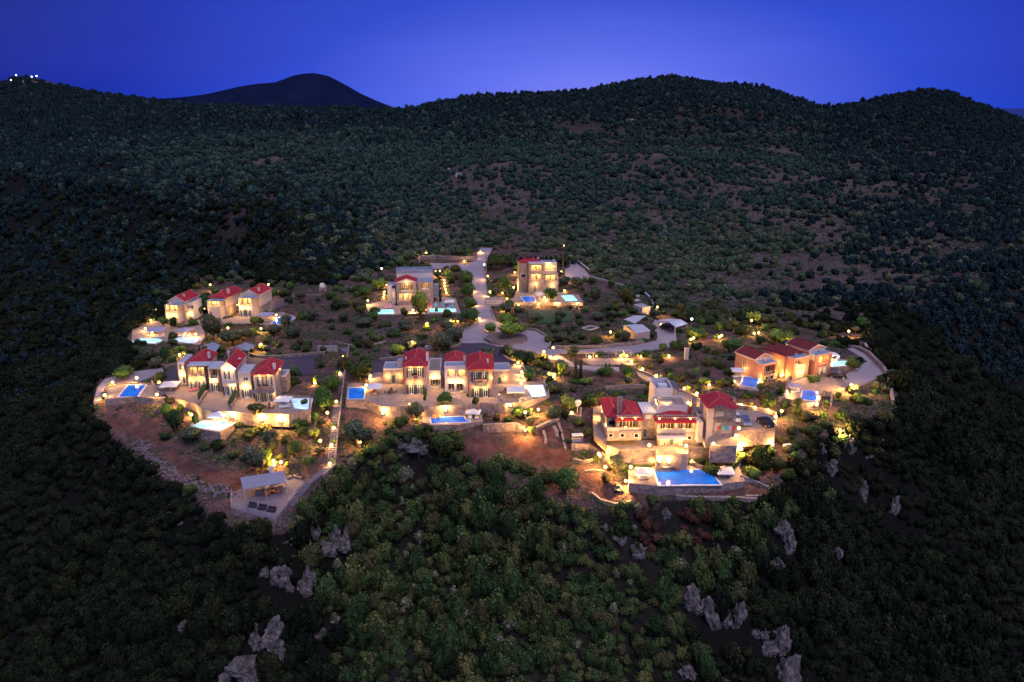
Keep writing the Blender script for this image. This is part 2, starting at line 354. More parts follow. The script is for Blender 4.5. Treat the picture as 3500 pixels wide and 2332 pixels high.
terr('raised_terrace','F',[(1210,850),(1405,795),(1540,760),(1645,722),(1700,830),(1862,884),(1550,965),(1515,1055),(1330,1048),(1185,1000)],.05,3.4,'paving','wall_stone','lit paved terrace in front of the right orange villas','terrace',lip=.2)
terr('pool_terrace','F',[(690,790),(790,715),(960,770),(1000,835),(945,935),(765,905)],.04,2.6,'paving','wall_stone','small pool terrace beside the leftmost orange villa','terrace')
terr('pool_terrace','F',[(1590,640),(1640,615),(1820,640),(1865,688),(1640,712)],1.3,1.9,'paving','wall_stone','raised pool terrace beside the rightmost orange villa','terrace')
terr('pool_terrace','D',[(150,700),(400,655),(450,722),(835,700),(865,625),(1050,645),(1105,795),(180,815)],.05,1.6,'paving','wall_stone','pool terrace in front of the grey flat-roofed villa beside the road','terrace')
terr('pool_terrace','D',[(1490,690),(1640,640),(1660,570),(1800,590),(2080,585),(2290,612),(2335,690)],.9,2.0,'paving','wall_stone','reddish stone pool terrace below the three-storey villa','terrace')
terr('pool_terrace','A',[(180,770),(440,660),(540,688),(730,750),(1000,700),(1005,850),(950,935),(600,915),(530,892),(470,932),(160,918)],.05,2.8,'paving','wall_stone','pool terrace with two glowing pools below the upper left villas','terrace')
terr('pool_terrace','A',[(1240,640),(1390,605),(1590,612),(1900,558),(2050,608),(2052,640),(1912,724),(1770,712),(1580,692),(1370,692),(1240,692)],.06,2.2,'paving','wall_stone','pool terrace beside the villa nearest the yard in the upper left cluster','terrace')
slab_thing('driveway_apron','A',[(760,690),(1000,640),(1240,640),(1240,690),(1000,700)],.03,.5,'paving',None,structure=True)
slab_thing('putting_lawn','D',[(1770,765),(2200,768),(2235,800),(2230,870),(1900,895),(1810,870)],.15,.5,'lawn',None,structure=True)
slab_thing('turning_island','D',[(1560+215*math.cos(a*math.pi/12),1046+62*math.sin(a*math.pi/12)) for a in range(24)],.45,.7,'island_soil','wall_stone','low round stone-walled bed in the middle of the turning circle','planting bed',lip=.12,part_top='soil')
# ------------------------------------------------------------------ stepped path between the villas
def strip(pts,w):   # centreline in world -> polygon
    L_=[];R_=[]
    for i,p in enumerate(pts):
        a=pts[max(i-1,0)]; b=pts[min(i+1,len(pts)-1)]; d=Vector((b[0]-a[0],b[1]-a[1])).normalized()
        L_.append((p[0]-d.y*w/2,p[1]+d.x*w/2)); R_.append((p[0]+d.y*w/2,p[1]-d.x*w/2))
    return L_+R_[::-1]
cl=[hit('W',792,800),hit('W',784,862),hit('W',774,935),hit('W',767,1000),hit('W',760,1072),hit('W',735,1090),hit('W',712,1108),hit('W',692,1132),hit('W',668,1165)]
fl=[]
for i in range(len(cl)-1):
    n=max(2,int((cl[i+1]-cl[i]).length/.55))
    for k in range(n): fl.append(cl[i].lerp(cl[i+1],k/n))
fl.append(cl[-1])
mb=MB()
for i in range(len(fl)-1):
    a,b=fl[i],fl[i+1]; P=strip([(a.x,a.y),(b.x,b.y)],1.45); z=max(a.z,b.z)+.12
    mb.slab(P,z-.8,z)
struct(mb.build('stepped_path','deck_slab'))
STEP=[(p.x,p.y) for p in fl]; PATHP=strip([(p.x,p.y) for p in cl],2.0)
# dirt road at the front left
DR=[(150,745),(260,760),(600,765),(700,785),(640,860),(760,900),(800,1040),(880,1130),(1000,1170),(1200,1230),(1500,1320),(1440,1470),(1250,1440),(1100,1360),(850,1250),(650,1080),(480,960),(300,880),(200,860)]
DRP=[tuple(hit('B',x,y)[:2]) for x,y in DR]
CLEAR=[DRP,[tuple(hit('C',x,y)[:2]) for x,y in [(1290,1010),(1800,985),(2130,900),(2340,880),(2340,1330),(2000,1290),(1640,1150),(1400,1300),(1270,1180)]],
 [tuple(hit('E',x,y)[:2]) for x,y in [(330,930),(600,960),(830,1110),(1115,1140),(1900,1130),(2150,1160),(2150,1230),(1300,1230),(600,1300),(440,1200)]]]
# ------------------------------------------------------------------ ground sheet
def axis(a0,a1,step,lo,hi,growth):
    c=list(np.arange(a0,a1+1e-6,step)); s=step; v=a1
    while v<hi: s*=growth; v+=s; c.append(v)
    s=step; v=a0; pre=[]
    while v>lo: s*=growth; v-=s; pre.append(v)
    return np.array(pre[::-1]+c)
gx=axis(-104,92,.8,-3200,3200,1.045); gy=axis(100,262,.8,-200,4200,1.03)
GX,GY=np.meshgrid(gx,gy); GZ=base_z(GX.ravel(),GY.ravel()).reshape(GX.shape)
cov=np.full(GX.shape,np.inf)
for (P,z) in PADS:
    px=[p[0] for p in P]; py=[p[1] for p in P]
    i0,i1=np.searchsorted(gx,[min(px)-1,max(px)+1]); j0,j1=np.searchsorted(gy,[min(py)-1,max(py)+1])
    sx=GX[j0:j1,i0:i1]; sy=GY[j0:j1,i0:i1]
    m=inpoly(P,sx,sy)|(distpoly(P,sx,sy)<.55)
    c=cov[j0:j1,i0:i1]; c[m]=np.minimum(c[m],z-.4)
GZ=np.where(np.isfinite(cov),np.minimum(GZ,cov),GZ)
m=inpoly(PATHP,GX,GY); 
nx,ny=len(gx),len(gy)
me=bpy.data.meshes.new('ground'); me.vertices.add(nx*ny)
me.vertices.foreach_set('co',np.stack([GX,GY,GZ],-1).reshape(-1).astype(np.float32))
I=np.arange(nx*ny).reshape(ny,nx); F=np.stack([I[:-1,:-1],I[:-1,1:],I[1:,1:],I[1:,:-1]],-1).reshape(-1,4)
me.loops.add(F.size); me.polygons.add(len(F)); me.loops.foreach_set('vertex_index',F.ravel().astype(np.int32))
me.polygons.foreach_set('loop_start',np.arange(0,F.size,4,dtype=np.int32)); me.update(); me.validate()
me.polygons.foreach_set('use_smooth',np.ones(len(F),bool))
insP=inpoly(PLAT,GX,GY); VIL=[Wp(x,y) for x,y in [(1990,765),(1900,745),(1740,715),(1640,735),(1520,685),(1370,620),(1290,560),(1200,580),(1170,530),(1100,545),(1070,575),(960,588),(870,600),(830,635),(740,648),(640,640),(560,630),(430,640),(330,700),(285,790),(222,880)]]+PLAT[0:21]
VIL=VIL
inV=inpoly(VIL,GX,GY)
road=np.zeros(GX.shape,bool)
for P in CLEAR: road|=inpoly(P,GX,GY)
at_=me.color_attributes.new('zone','FLOAT_COLOR','POINT')
clr=fbm(GX/70,GY/70,77,3)
zone=np.zeros((ny,nx,4)); zone[...,3]=1; zone[...,0]=inV; zone[...,1]=road; _t=np.abs(GX/np.maximum(GY,60)-.02); zone[...,2]=np.clip(.75*sstep(650,900,GY)+np.where(GY<230,.86+sstep(.22,.45,_t),sstep(.36,.55,_t)*.95+.7*sstep(.12,.28,-GX/np.maximum(GY,60))*(1-sstep(360,680,GY))),0,1)*(~inV)*np.where(insP&(GY>165)&(GX>-60),np.maximum(sstep(.45,.7,_t),.85*sstep(600,950,GY)),1)  # blue channel: vignette shade painted into the ground colour
at_.data.foreach_set('color',zone.reshape(-1).astype(np.float32))
gm=bpy.data.materials.new('ground'); gm.use_nodes=True; N=gm.node_tree.nodes; L=gm.node_tree.links; b=N['Principled BSDF']; b.inputs['Roughness'].default_value=.95; b.inputs['Specular IOR Level'].default_value=.1
tc=N.new('ShaderNodeTexCoord')
def nz(s,d=6):
    n=N.new('ShaderNodeTexNoise'); n.inputs['Scale'].default_value=s; n.inputs['Detail'].default_value=d; n.inputs['Roughness'].default_value=.62; L.new(tc.outputs['Object'],n.inputs['Vector']); return n.outputs['Fac']
def rmp(src,a,b_):
    r=N.new('ShaderNodeMapRange'); r.inputs[1].default_value=a; r.inputs[2].default_value=b_; L.new(src,r.inputs[0]); return r.outputs[0]
def mxc(f,A,B):
    m_=N.new('ShaderNodeMix'); m_.data_type='RGBA'; L.new(f,m_.inputs[0])
    for k,c in ((6,A),(7,B)):
        if isinstance(c,tuple): m_.inputs[k].default_value=(*c,1)
        else: L.new(c,m_.inputs[k])
    return m_.outputs[2]
za=N.new('ShaderNodeAttribute'); za.attribute_name='zone'; zs=N.new('ShaderNodeSeparateColor'); L.new(za.outputs['Color'],zs.inputs[0])
soil=mxc(rmp(nz(.12),.4,.62),(.10,.055,.055),(.18,.088,.085)); soil=mxc(rmp(nz(.3),.42,.6),soil,(.04,.048,.028)); soil=mxc(rmp(nz(1.4),.56,.7),soil,(.21,.17,.175)); soil=mxc(rmp(nz(2.6),.55,.7),soil,(.03,.032,.02))
wild=mxc(rmp(nz(.035),.38,.6),(.055,.042,.04),(.13,.085,.085)); wild=mxc(rmp(nz(.9),.55,.72),wild,(.24,.19,.2)); wild=mxc(rmp(nz(.25),.5,.75),wild,(.05,.05,.035))
rd=mxc(rmp(nz(.4),.4,.65),(.10,.04,.035),(.17,.085,.07)); rd=mxc(rmp(nz(1.8),.55,.7),rd,(.055,.045,.03)); rd=mxc(rmp(nz(.16),.52,.62),rd,(.07,.05,.045))
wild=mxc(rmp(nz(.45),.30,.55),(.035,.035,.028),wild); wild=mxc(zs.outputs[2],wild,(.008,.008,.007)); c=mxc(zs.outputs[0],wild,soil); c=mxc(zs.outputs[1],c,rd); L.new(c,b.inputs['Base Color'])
bp=N.new('ShaderNodeBump'); bp.inputs['Strength'].default_value=.9; bp.inputs['Distance'].default_value=.5; L.new(nz(1.4,8),bp.inputs['Height']); L.new(bp.outputs[0],b.inputs['Normal'])
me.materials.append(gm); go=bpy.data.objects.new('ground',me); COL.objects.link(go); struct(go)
# far hill and sea
fh=[(340,236),(390,226),(430,223),(480,217),(520,208),(560,199),(600,192),(640,189),(690,172),(720,168),(745,173),(775,188),(800,203),(830,220),(860,234),(890,246),(930,256)]
mb=MB(); n=len(fh); YF=2900
top=[];
for x,y in fh:
    d=rayd('W',x,y); top.append((d[0]/d[1]*YF, HC+YF*d[2]/d[1]))
xs=np.linspace(top[0][0]-900,top[-1][0]+700,150); zt=np.interp(xs,[p[0] for p in top],[p[1] for p in top],left=top[0][1]-40,right=0)
ys=np.linspace(-1,1,60)
V=[];
for v in ys:
    w=math.cos(v*math.pi/2)**.9
    for x,zz in zip(xs,zt): V.append((x+v*60,YF+v*420,-60+(zz+60)*w+float((fbm(np.array([x/120]),np.array([v*8]),5,4)[0]-.5)*22*(1-abs(v))*abs(v)*4)))
mb.v=V; nxx=len(xs)
for j in range(59):
    for i in range(nxx-1): a=j*nxx+i; mb.f.append((a,a+1,a+nxx+1,a+nxx))
mat('far_slope_hazed',(.010,.016,.05),.95,.3,.02,.5,col2=(.006,.010,.034),spec=0)  # distance haze put into the hill's blue base colour
fho=struct(mb.build('far_hill','far_slope_hazed',smooth=True))
mat('sea',(.02,.03,.09),.3,.1,.01)
mb=MB(); mb.poly([(-30000,1500,-58),(30000,1500,-58),(30000,60000,-58),(-30000,60000,-58)]); struct(mb.build('sea','sea'))
# ------------------------------------------------------------------ houses
def mklight(parent,loc,power,col=(1,.53,.15),rad=.12,name='bulb_light'):
    l=bpy.data.lights.new(name,'POINT'); l.energy=power; l.color=col; l.shadow_soft_size=rad
    o=bpy.data.objects.new(name,l); COL.objects.link(o); o.parent=parent; o.location=loc; return o
LP=8.5
class House:
    def __init__(s,label,zoom,anchor,z,th,name='villa',cat='villa',group=None):
        s.z0=z; s.zoom=zoom; p=at(zoom,anchor[0],anchor[1],z); s.o=Vector((p[0],p[1],z)); s.th=R(th)
        s.ex=Vector((math.cos(s.th),math.sin(s.th),0)); s.ey=Vector((-math.sin(s.th),math.cos(s.th),0))
        s.root=empty(name,s.o,s.th,label,cat,group)
    def l(s,x,y,yp=0.0,zm=None):
        d=Vector(rayd(zm or s.zoom,x,y)); c=Vector((0,0,HC)); q=s.o+s.ey*yp
        t=(q-c).dot(s.ey)/d.dot(s.ey); w=c+d*t-s.o
        return w.dot(s.ex), w.z
    def rect(s,r,y=0.0):
        a=s.l(r[0],r[1],y); b=s.l(r[2],r[3],y); return a[0],b[0],b[1],a[1]
    def block(s,r,m,y=0,d=6,ops=(),zb=None,foot=0,name='wall',left=None):
        x0,x1,z0,z1=s.rect(r,y)
        if zb is not None: z0=zb
        z0-=foot; mb=MB(); O=[]
        for o in ops:
            k=o[0]; a,b,c,e=s.rect(o[1:5],y); a=max(a,x0+.08); b=min(b,x1-.08); e=min(e,z1-.06)
            dep={'O':1.5,'Q':1.5,'V':1.8,'F':.16,'f':.16,'D':.18,'W':.15,'I':.16,'P':.9}[k]
            O.append((a,b,max(c,z0+.03),e,dep,k))
        xs=sorted({x0,x1}|{v for o in O for v in o[:2]}); zs=sorted({z0,z1}|{v for o in O for v in o[2:4]})
        for i in range(len(xs)-1):
            for j in range(len(zs)-1):
                cx=(xs[i]+xs[i+1])/2; cz=(zs[j]+zs[j+1])/2
                if any(o[0]<cx<o[1] and o[2]<cz<o[3] for o in O): continue
                mb.quad((xs[i],y,zs[j]),(xs[i+1],y,zs[j]),(xs[i+1],y,zs[j+1]),(xs[i],y,zs[j+1]))
        for a,b,c,e,dp,k in O:
            Y=y+min(dp,d-.1)
            mb.quad((a,y,c),(a,Y,c),(a,Y,e),(a,y,e)); mb.quad((b,Y,c),(b,y,c),(b,y,e),(b,Y,e))
            mb.quad((a,y,c),(b,y,c),(b,Y,c),(a,Y,c)); mb.quad((a,Y,e),(b,Y,e),(b,y,e),(a,y,e))
            mb.quad((a,Y,c),(b,Y,c),(b,Y,e),(a,Y,e))
        mb.quad((x1,y,z0),(x1,y+d,z0),(x1,y+d,z1),(x1,y,z1)); mb.quad((x0,y+d,z0),(x0,y,z0),(x0,y,z1),(x0,y+d,z1))
        mb.quad((x1,y+d,z0),(x0,y+d,z0),(x0,y+d,z1),(x1,y+d,z1)); mb.quad((x0,y,z1),(x1,y,z1),(x1,y+d,z1),(x0,y+d,z1))
        mb.build(name,m,s.root)
        for a,b,c,e,dp,k in O: s.opening(a,b,c,e,y,dp,k)
        return (x0,x1,y,y+d,z0,z1)
    def opening(s,a,b,c,e,y,dp,k):
        w=b-a; h=e-c
        if k in 'OQV':      # open loggia: railing at the front, doors at the back, warm lamp under the ceiling
            Y=y+dp
            nd=max(1,int(round(w/1.7)))
            for i in range(nd):
                cx=a+(i+.5)*w/nd; hw=min(.62,w/nd*.38)
                dr=MB().box(cx-hw,cx+hw,Y-.05,Y-.02,c+.05,c+h*.82).build('balcony_door','lit_glass' if k=='O' else 'dark_glass',s.root)
                f=MB(); f.box(cx-hw-.06,cx-hw,Y-.09,Y-.01,c+.05,c+h*.86).box(cx+hw,cx+hw+.06,Y-.09,Y-.01,c+.05,c+h*.86).box(cx-.03,cx+.03,Y-.085,Y-.015,c+.05,c+h*.82).box(cx-hw,cx+hw,Y-.085,Y-.015,c+h*.82,c+h*.86)
                f.build('frame','white_frame',dr)
                for sg in (-1,1): MB().box(cx+sg*(hw+.3)-.2,cx+sg*(hw+.3)+.2,Y-.06,Y-.012,c+.06,c+h*.8).build('shutter','brown_wood',dr)
            f=MB()
            if k=='V': f.box(a,b,y+.02,y+.12,c,c+.55)
            else:
                f.box(a,b,y+.03,y+.09,c+.72,c+.8); n=max(3,int(w/.35))
                for i in range(n+1): x=a+.03+i*(w-.06)/n; f.box(x-.018,x+.018,y+.04,y+.08,c,c+.72)
            f.build('parapet' if k=='V' else 'railing','cream' if k=='V' else 'metal_grey',s.root)
            mb=MB(); mb.box(a+w*.3,a+w*.3+.5,y+.5,y+1,c+.38,c+.44); mb.box(a+w*.3+.2,a+w*.3+.3,y+.7,y+.8,c,c+.38); mb.build('balcony_table','white_frame',s.root)
            if k!='Q':
                gl=MB().ball(((a+b)/2,y+dp*.6,e-.16),.09,6,4).build('ceiling_lamp','lamp_warm',s.root)
                mklight(gl,((a+b)/2,y+dp*.45,e-.35),36*LP*min(2,w/2.5))
            return
        Y=y+dp-.03; pm={'F':'dark_glass','f':'dark_glass','I':'lit_glass','W':'window_dark','D':'shutter','P':'window_dark'}[k]
        nm='window' if k in 'FfIWP' else 'door'
        o=MB().box(a,b,Y-.02,Y,c,e).build(nm,pm,s.root)
        f=MB(); t=.075 if k in 'FfI' else .06
        f.box(a,a+t,Y-.08,Y+.005,c,e).box(b-t,b,Y-.08,Y+.005,c,e).box(a+t,b-t,Y-.08,Y+.005,e-t,e)
        if k in 'FfI':
            f.box((a+b)/2-.05,(a+b)/2+.05,Y-.075,Y+.004,c,e-t)
            f.box(a+t,b-t,Y-.07,Y+.003,c+h*.76,c+h*.76+.06).box(a+t,b-t,Y-.078,Y+.004,c,c+.1)
        elif k=='D': f.box(a,b,y-.25,y-.004,c-.02,c+.06)
        f.build('frame','white_frame' if k!='D' else 'cream',o)
        if k=='W': MB().box(a-.12,b+.12,y-.05,y-.004,e,e+.14).box(a-.12,b+.12,y-.06,y-.004,c-.12,c).box(a-.12,a,y-.045,y-.004,c,e).box(b,b+.12,y-.045,y-.004,c,e).build('surround','quoin',o)
        if k=='D': MB().box(b-.2,b-.14,Y-.08,Y-.02,c+h*.45,c+h*.5).build('handle','metal_pale',o)
        if k=='F':
            sw=w*.5
            for x in (a-sw-.02,b+.02):
                sh=MB().box(x,x+sw,y-.07,y-.012,c,e)
                for q in range(1,9): zz=c+q*h/9; sh.box(x+.04,x+sw-.04,y-.085,y-.07,zz-.03,zz+.03)
                sh.build('shutter','shutter',o)
    def lamp(s,x,y,yp=0,pw=34):
        lx,lz=s.l(x,y,yp); b=MB().box(lx-.07,lx+.07,yp-.12,yp-.004,lz-.1,lz+.1).build('wall_lamp','metal_grey',s.root)
        MB().ball((lx,yp-.2,lz),.16,8,6).build('globe','lamp_warm',b); mklight(b,(lx,yp-.42,lz),pw*LP)
    def hip(s,x0,x1,y0,y1,z,h,inf,inb,ov=.3,m='roof_red',caps=True,name='roof',axis='y'):
        x0-=ov;x1+=ov;y0-=ov;y1+=ov; xm=(x0+x1)/2; t=.14
        if axis=='y': A=Vector((xm,y0+inf,z+h)); B=Vector((xm,y1-inb,z+h))
        else: ym=(y0+y1)/2; A=Vector((x0+inf,ym,z+h)); B=Vector((x1-inb,ym,z+h))
        c=[Vector((x0,y0,z)),Vector((x1,y0,z)),Vector((x1,y1,z)),Vector((x0,y1,z))]
        mb=MB(); T=lambda v:tuple(v)
        mb.box(x0,x1,y0,y1,z-t,z-.01)
        if axis=='y': mb.poly([T(c[0]),T(c[1]),T(A)]).poly([T(c[2]),T(c[3]),T(B)]).quad(T(c[1]),T(c[2]),T(B),T(A)).quad(T(c[3]),T(c[0]),T(A),T(B))
        else: mb.poly([T(c[3]),T(c[0]),T(A)]).poly([T(c[1]),T(c[2]),T(B)]).quad(T(c[0]),T(c[1]),T(B),T(A)).quad(T(c[2]),T(c[3]),T(A),T(B))
        o=mb.build(name,m,s.root)
        k=MB(); k.bar(A,B,.09,5)
        for q,e in ((c[0],A),(c[1],A if axis=='y' else B),(c[2],B),(c[3],B if axis=='y' else A)): k.bar(q,e,.075,5)
        k.build('ridge_tile','ridge_tile' if m=='roof_red' else m,o)
        return o
    def gable(s,x0,x1,y0,y1,z,h,ov=.35,m='roof_red',wm='cream',ped='wall',name='roof',ovf=.2):
        xm=(x0+x1)/2
        MB().poly([(x0,y0,z),(x1,y0,z),(xm,y0,z+h)]).build('gable_wall',wm,s.root); MB().poly([(x1,y1,z),(x0,y1,z),(xm,y1,z+h)]).build('gable_wall',wm,s.root)
        X0=x0-ov;X1=x1+ov;sl=h/((x1-x0)/2); ze=z-ov*sl; Y0=y0-ovf;Y1=y1+ovf; mb=MB(); t=.16
        for (xa,) in ((X0,),(X1,)):
            mb.quad((xa,Y0,ze),(xm,Y0,z+h),(xm,Y1,z+h),(xa,Y1,ze)) if xa>xm else mb.quad((xa,Y1,ze),(xm,Y1,z+h),(xm,Y0,z+h),(xa,Y0,ze))
        for v in list(range(len(mb.v))): mb.v[v]=(mb.v[v][0],mb.v[v][1],mb.v[v][2]+t)
        o=mb.build(name,m,s.root)
        f=MB()
        for xa in (X0,X1):
            for ya in (Y0,Y1-.1):
                f.quad((xa,ya,ze),(xm,ya,z+h),(xm,ya,z+h+t),(xa,ya,ze+t)); f.quad((xa,ya+.1,ze),(xm,ya+.1,z+h),(xm,ya+.1,z+h+t),(xa,ya+.1,ze+t))
                f.quad((xa,ya,ze+t),(xm,ya,z+h+t),(xm,ya+.1,z+h+t+.01),(xa,ya+.1,ze+t+.01))
            f.box(min(xa,xa),xa+.05 if xa>xm else xa,Y0,Y1,ze-.02,ze+t) if xa>xm else f.box(xa-.05,xa,Y0,Y1,ze-.02,ze+t)
        f.build('fascia','white_plaster',o)
        MB().bar((xm,Y0,z+h+t+.03),(xm,Y1,z+h+t+.03),.09).build('ridge_tile','ridge_tile' if m=='roof_red' else m,o)
        return o
    def chimney(s,roof,x,yt,yp,zb,w=.55,d=.55,m='cream',xw=None):
        lx,zt=s.l(x,yt,yp); c=MB().box(lx-w/2,lx+w/2,yp-d/2,yp+d/2,zb,zt).build('chimney',m,roof)
        MB().box(lx-w/2-.07,lx+w/2+.07,yp-d/2-.07,yp+d/2+.07,zt+.001,zt+.1).box(lx-w/4,lx+w/4,yp-d/4,yp+d/4,zt+.1,zt+.25).build('cap','roof_red' if m=='cream' else m,c)
    def flat(s,B,m='flat_roof',par=.35,t=.18,ov=0,pm='white_plaster',name='roof'):
        x0,x1,y0,y1,z0,z1=B; x0-=ov;x1+=ov;y0-=ov;y1+=ov
        o=MB().box(x0+.02,x1-.02,y0+.02,y1-.02,z1+.003,z1+.06).build(name,m,s.root)
        if par: MB().box(x0-.02,x1+.02,y0-.02,y0+t,z1+.004,z1+par).box(x0-.02,x1+.02,y1-t,y1+.02,z1+.004,z1+par).box(x0-.02,x0+t,y0+t,y1-t,z1+.004,z1+par).box(x1-t,x1+.02,y0+t,y1-t,z1+.004,z1+par).build('parapet',pm,s.root)
        return o
    def slab(s,r,y0,y1,m='canopy',t=.14,posts=False,zt=None,name='canopy'):
        x0,x1,_,_=s.rect(r,y0); z=s.l(r[0],r[3],y0)[1] if zt is None else zt
        o=MB().box(x0,x1,y0,y1,z,z+t).build(name,m,s.root)
        return x0,x1,z
    def quoins(s,x,y,z0,z1,sg,m='quoin'):
        mb=MB(); z=z0; i=0
        while z<z1-.3:
            w=.5 if i%2 else .28; a,b=(x-.03,x+w) if sg>0 else (x-w,x+.03)
            mb.box(a,b,y-.04,y-.003,z+.02,z+.36); mb.box(x-.035 if sg>0 else x+.003,x-.003 if sg>0 else x+.04,y,y+(.28 if i%2 else .5),z+.02,z+.36)
            z+=.4; i+=1
        mb.build('quoin',m,s.root)
    def sidewin(s,side,x,y0,y1,z0,z1,m='dark_glass',shut=True):
        X=x+.03*side; a=(min(x+.004*side,X),max(x+.004*side,X))
        o=MB().box(a[0],a[1],y0,y1,z0,z1).build('window',m,s.root)
        f=MB(); q=(min(X,X+.04*side),max(X,X+.04*side))
        for (p,r_) in ((y0-.07,y0),(y1,y1+.07),((y0+y1)/2-.035,(y0+y1)/2+.035)): f.box(*q,p,r_,z0-.05,z1+.06)
        f.build('frame','white_frame',o)
        if shut:
            for (p,r_) in ((y0-.1-(y1-y0)/2,y0-.1),(y1+.1,y1+.1+(y1-y0)/2)): MB().box(*q,p,r_,z0,z1).build('shutter','shutter',o)
    def planter(s,r,y):
        x0,x1,z0,z1=s.rect(r,y); MB().box(x0,x1,y-.32,y-.006,z0,z0+.25).build('flower_box','terracotta',s.root)
        mb=MB(); 
        for i in range(40): 
            cx=random.uniform(x0,x1); cz=z0+.3+random.random()*.35; mb.ball((cx,y-.2+random.uniform(-.15,.1),cz),.09,4,3)
        mb.build('flower_foliage','leaf_garden',s.root)
    def pergola(s,r,y0,y1,m='metal_grey',n=9,posts=True,zb=None):
        x0,x1,_,_=s.rect(r,y0); z=s.l(r[0],r[1],y0)[1]; mb=MB()
        mb.box(x0,x1,y0,y0+.12,z,z+.16).box(x0,x1,y1-.12,y1,z,z+.16)
        for i in range(n): x=x0+(i+.5)*(x1-x0)/n; mb.box(x-.06,x+.06,y0-.15,y1,z+.165,z+.27)
        if posts:
            zl=z-2.5 if zb is None else zb
            for x in (x0+.08,x1-.08): mb.box(x-.08,x+.08,y0+.01,y0+.14,zl,z-.001)
        mb.build('pergola',m,s.root)
G3=lambda n:None
# --- C: twin-tower stone villa
h=House('large stone villa with two red hipped towers on the central terrace','C',(680,583),.06,3)
B=h.block((678,292,905,583),'stone',0,8.4,[('F',724,314,770,414),('F',812,314,857,412),('F',727,487,777,580),('F',815,487,863,578)],foot=.3)
h.quoins(B[0],0,B[4],B[5],1,'quoin_red'); h.quoins(B[1],0,B[4],B[5],-1,'quoin_red'); h.quoins((B[0]+B[1])/2-.25,0,B[4],B[5],1,'quoin_red')
r=h.hip(B[0],B[1],0,8.4,B[5],1.15,2.9,.4,.5); h.chimney(r,698,195,2.5,B[5]+.6,.4,.4); 
x,_=h.l(920,300,2.6); c=MB().box(B[1]+.01,B[1]+.6,2.3,2.9,0,h.l(920,168,2.6)[1]).build('chimney','white_plaster',h.root)
MB().box(B[1]+.06,B[1]+.55,2.36,2.84,h.l(920,168,2.6)[1],h.l(920,168,2.6)[1]+.25).build('cap','cream',c)
for x,y in ((745,303),(828,301),(750,474),(833,474)): h.lamp(x,y)
h.planter((765,430,815,400),0)
MB().box(h.l(762,0,0)[0],h.l(820,0,0)[0],-.42,-.008,h.l(0,428,0)[1]-.14,h.l(0,428,0)[1]-.02).build('balcony','stone',h.root)
Bx=h.block((470,340,675,485),'stone',6.6,5,[('D',550,390,597,478)],foot=.3); h.flat(Bx); h.quoins(Bx[0],6.6,Bx[4],Bx[5],1,'quoin_red'); h.quoins(Bx[1],6.6,Bx[4],Bx[5],-1,'quoin_red')
for x,y in ((513,399),(638,397)): h.lamp(x,y,6.6)
By=h.block((606,255,668,305),'cream',8.5,2.5,zb=Bx[5]); h.flat(By,par=0)
Bm=h.block((920,362,1050,532),'cream',3.0,9,[('Q',942,432,1042,512)],foot=.4); h.flat(Bm,'paving'); h.lamp(993,416,3.0,60)
B2=h.block((1085,315,1322,580),'white_plaster',.5,3.2,[('O',1113,338,1198,424),('O',1212,338,1305,424),('Q',1118,478,1190,562),('Q',1200,478,1278,562)],foot=.4); h.flat(B2,'flat_roof')
B2b=h.block((1092,268,1300,580),'cream',3.72,6,zb=0); r=h.hip(B2b[0],B2b[1],3.72,9.7,B2b[5],1.0,2.6,.3,.25); h.chimney(r,1287,182,3.6,B2[5]+.4,.5,.5)
for x,y in ((1163,461),(1245,460)): h.lamp(x,y,.5)
B3=h.block((1325,322,1567,628),'stone',-2.6,8,[('F',1377,362,1420,450),('F',1464,362,1508,450),('F',1388,524,1432,610),('F',1475,524,1520,610)],foot=.3)
h.quoins(B3[0],-2.6,B3[4],B3[5],1,'quoin_red'); h.quoins(B3[1],-2.6,B3[4],B3[5],-1,'quoin_red')
r=h.hip(B3[0],B3[1],-2.6,5.4,B3[5],1.2,2.9,.4,.5); h.chimney(r,1520,217,-.6,B3[5]+.4,.42,.42)
for x,y in ((1408,512),(1495,508)): h.lamp(x,y,-2.6)
h.lamp(1563,413,-2.6,40)
x0,x1,z0,z1=h.rect((1385,455,1517,487),-2.6); MB().box(x0,x1,-3.5,-2.606,z0,z0+.16).box(x0,x1,-3.5,-3.42,z0+.161,z0+.85).build('balcony','stone',h.root); h.planter((1395,450,1510,440),-3.5)
Br=h.block((1565,352,1742,500),'stone',5.4,5,[('D',1615,410,1656,494)],foot=.3); h.flat(Br); h.quoins(Br[1],5.4,Br[4],Br[5],-1,'quoin_red'); h.lamp(1692,415,5.4)
# steps at the right flank
mb=MB()
# --- B: three joined villas
def bhouse(): pass
h=House('leftmost of the three joined stone villas, with a glass canopied balcony','B',(938,505),.05,4)
B=h.block((936,290,1125,505),'stone',0,3,[('O',968,295,1038,375),('O',1045,295,1112,375),('F',984,428,1020,500),('F',1062,428,1097,498)],foot=.3); h.slab((930,262,1152,285),-.4,2.4,zt=B[5]+.25)
h.quoins(B[0],0,B[4],B[5]-2.4,1); h.quoins(B[1],0,B[4],B[5]-2.4,-1)
Bu=h.block((950,255,1145,505),'cream',3.02,7,zb=0); r=h.hip(Bu[0],Bu[1],3.02,10,Bu[5],1.3,3.0,.6,.45); h.chimney(r,1145,155,5,Bu[5]+.5,.5,.5,'white_plaster')
for x,y in ((990,405),(1070,404)): h.lamp(x,y)
Bl=h.block((848,262,936,455),'cream',2.4,6,[('F',882,272,925,308),('D',892,380,930,450)],foot=.3); h.flat(Bl,'canopy'); h.lamp(903,361,2.4,45); h.quoins(Bl[0],2.4,Bl[4],Bl[5],1)
h=House('middle one of the three joined villas, with a white gabled front','B',(1250,567),.05,4)
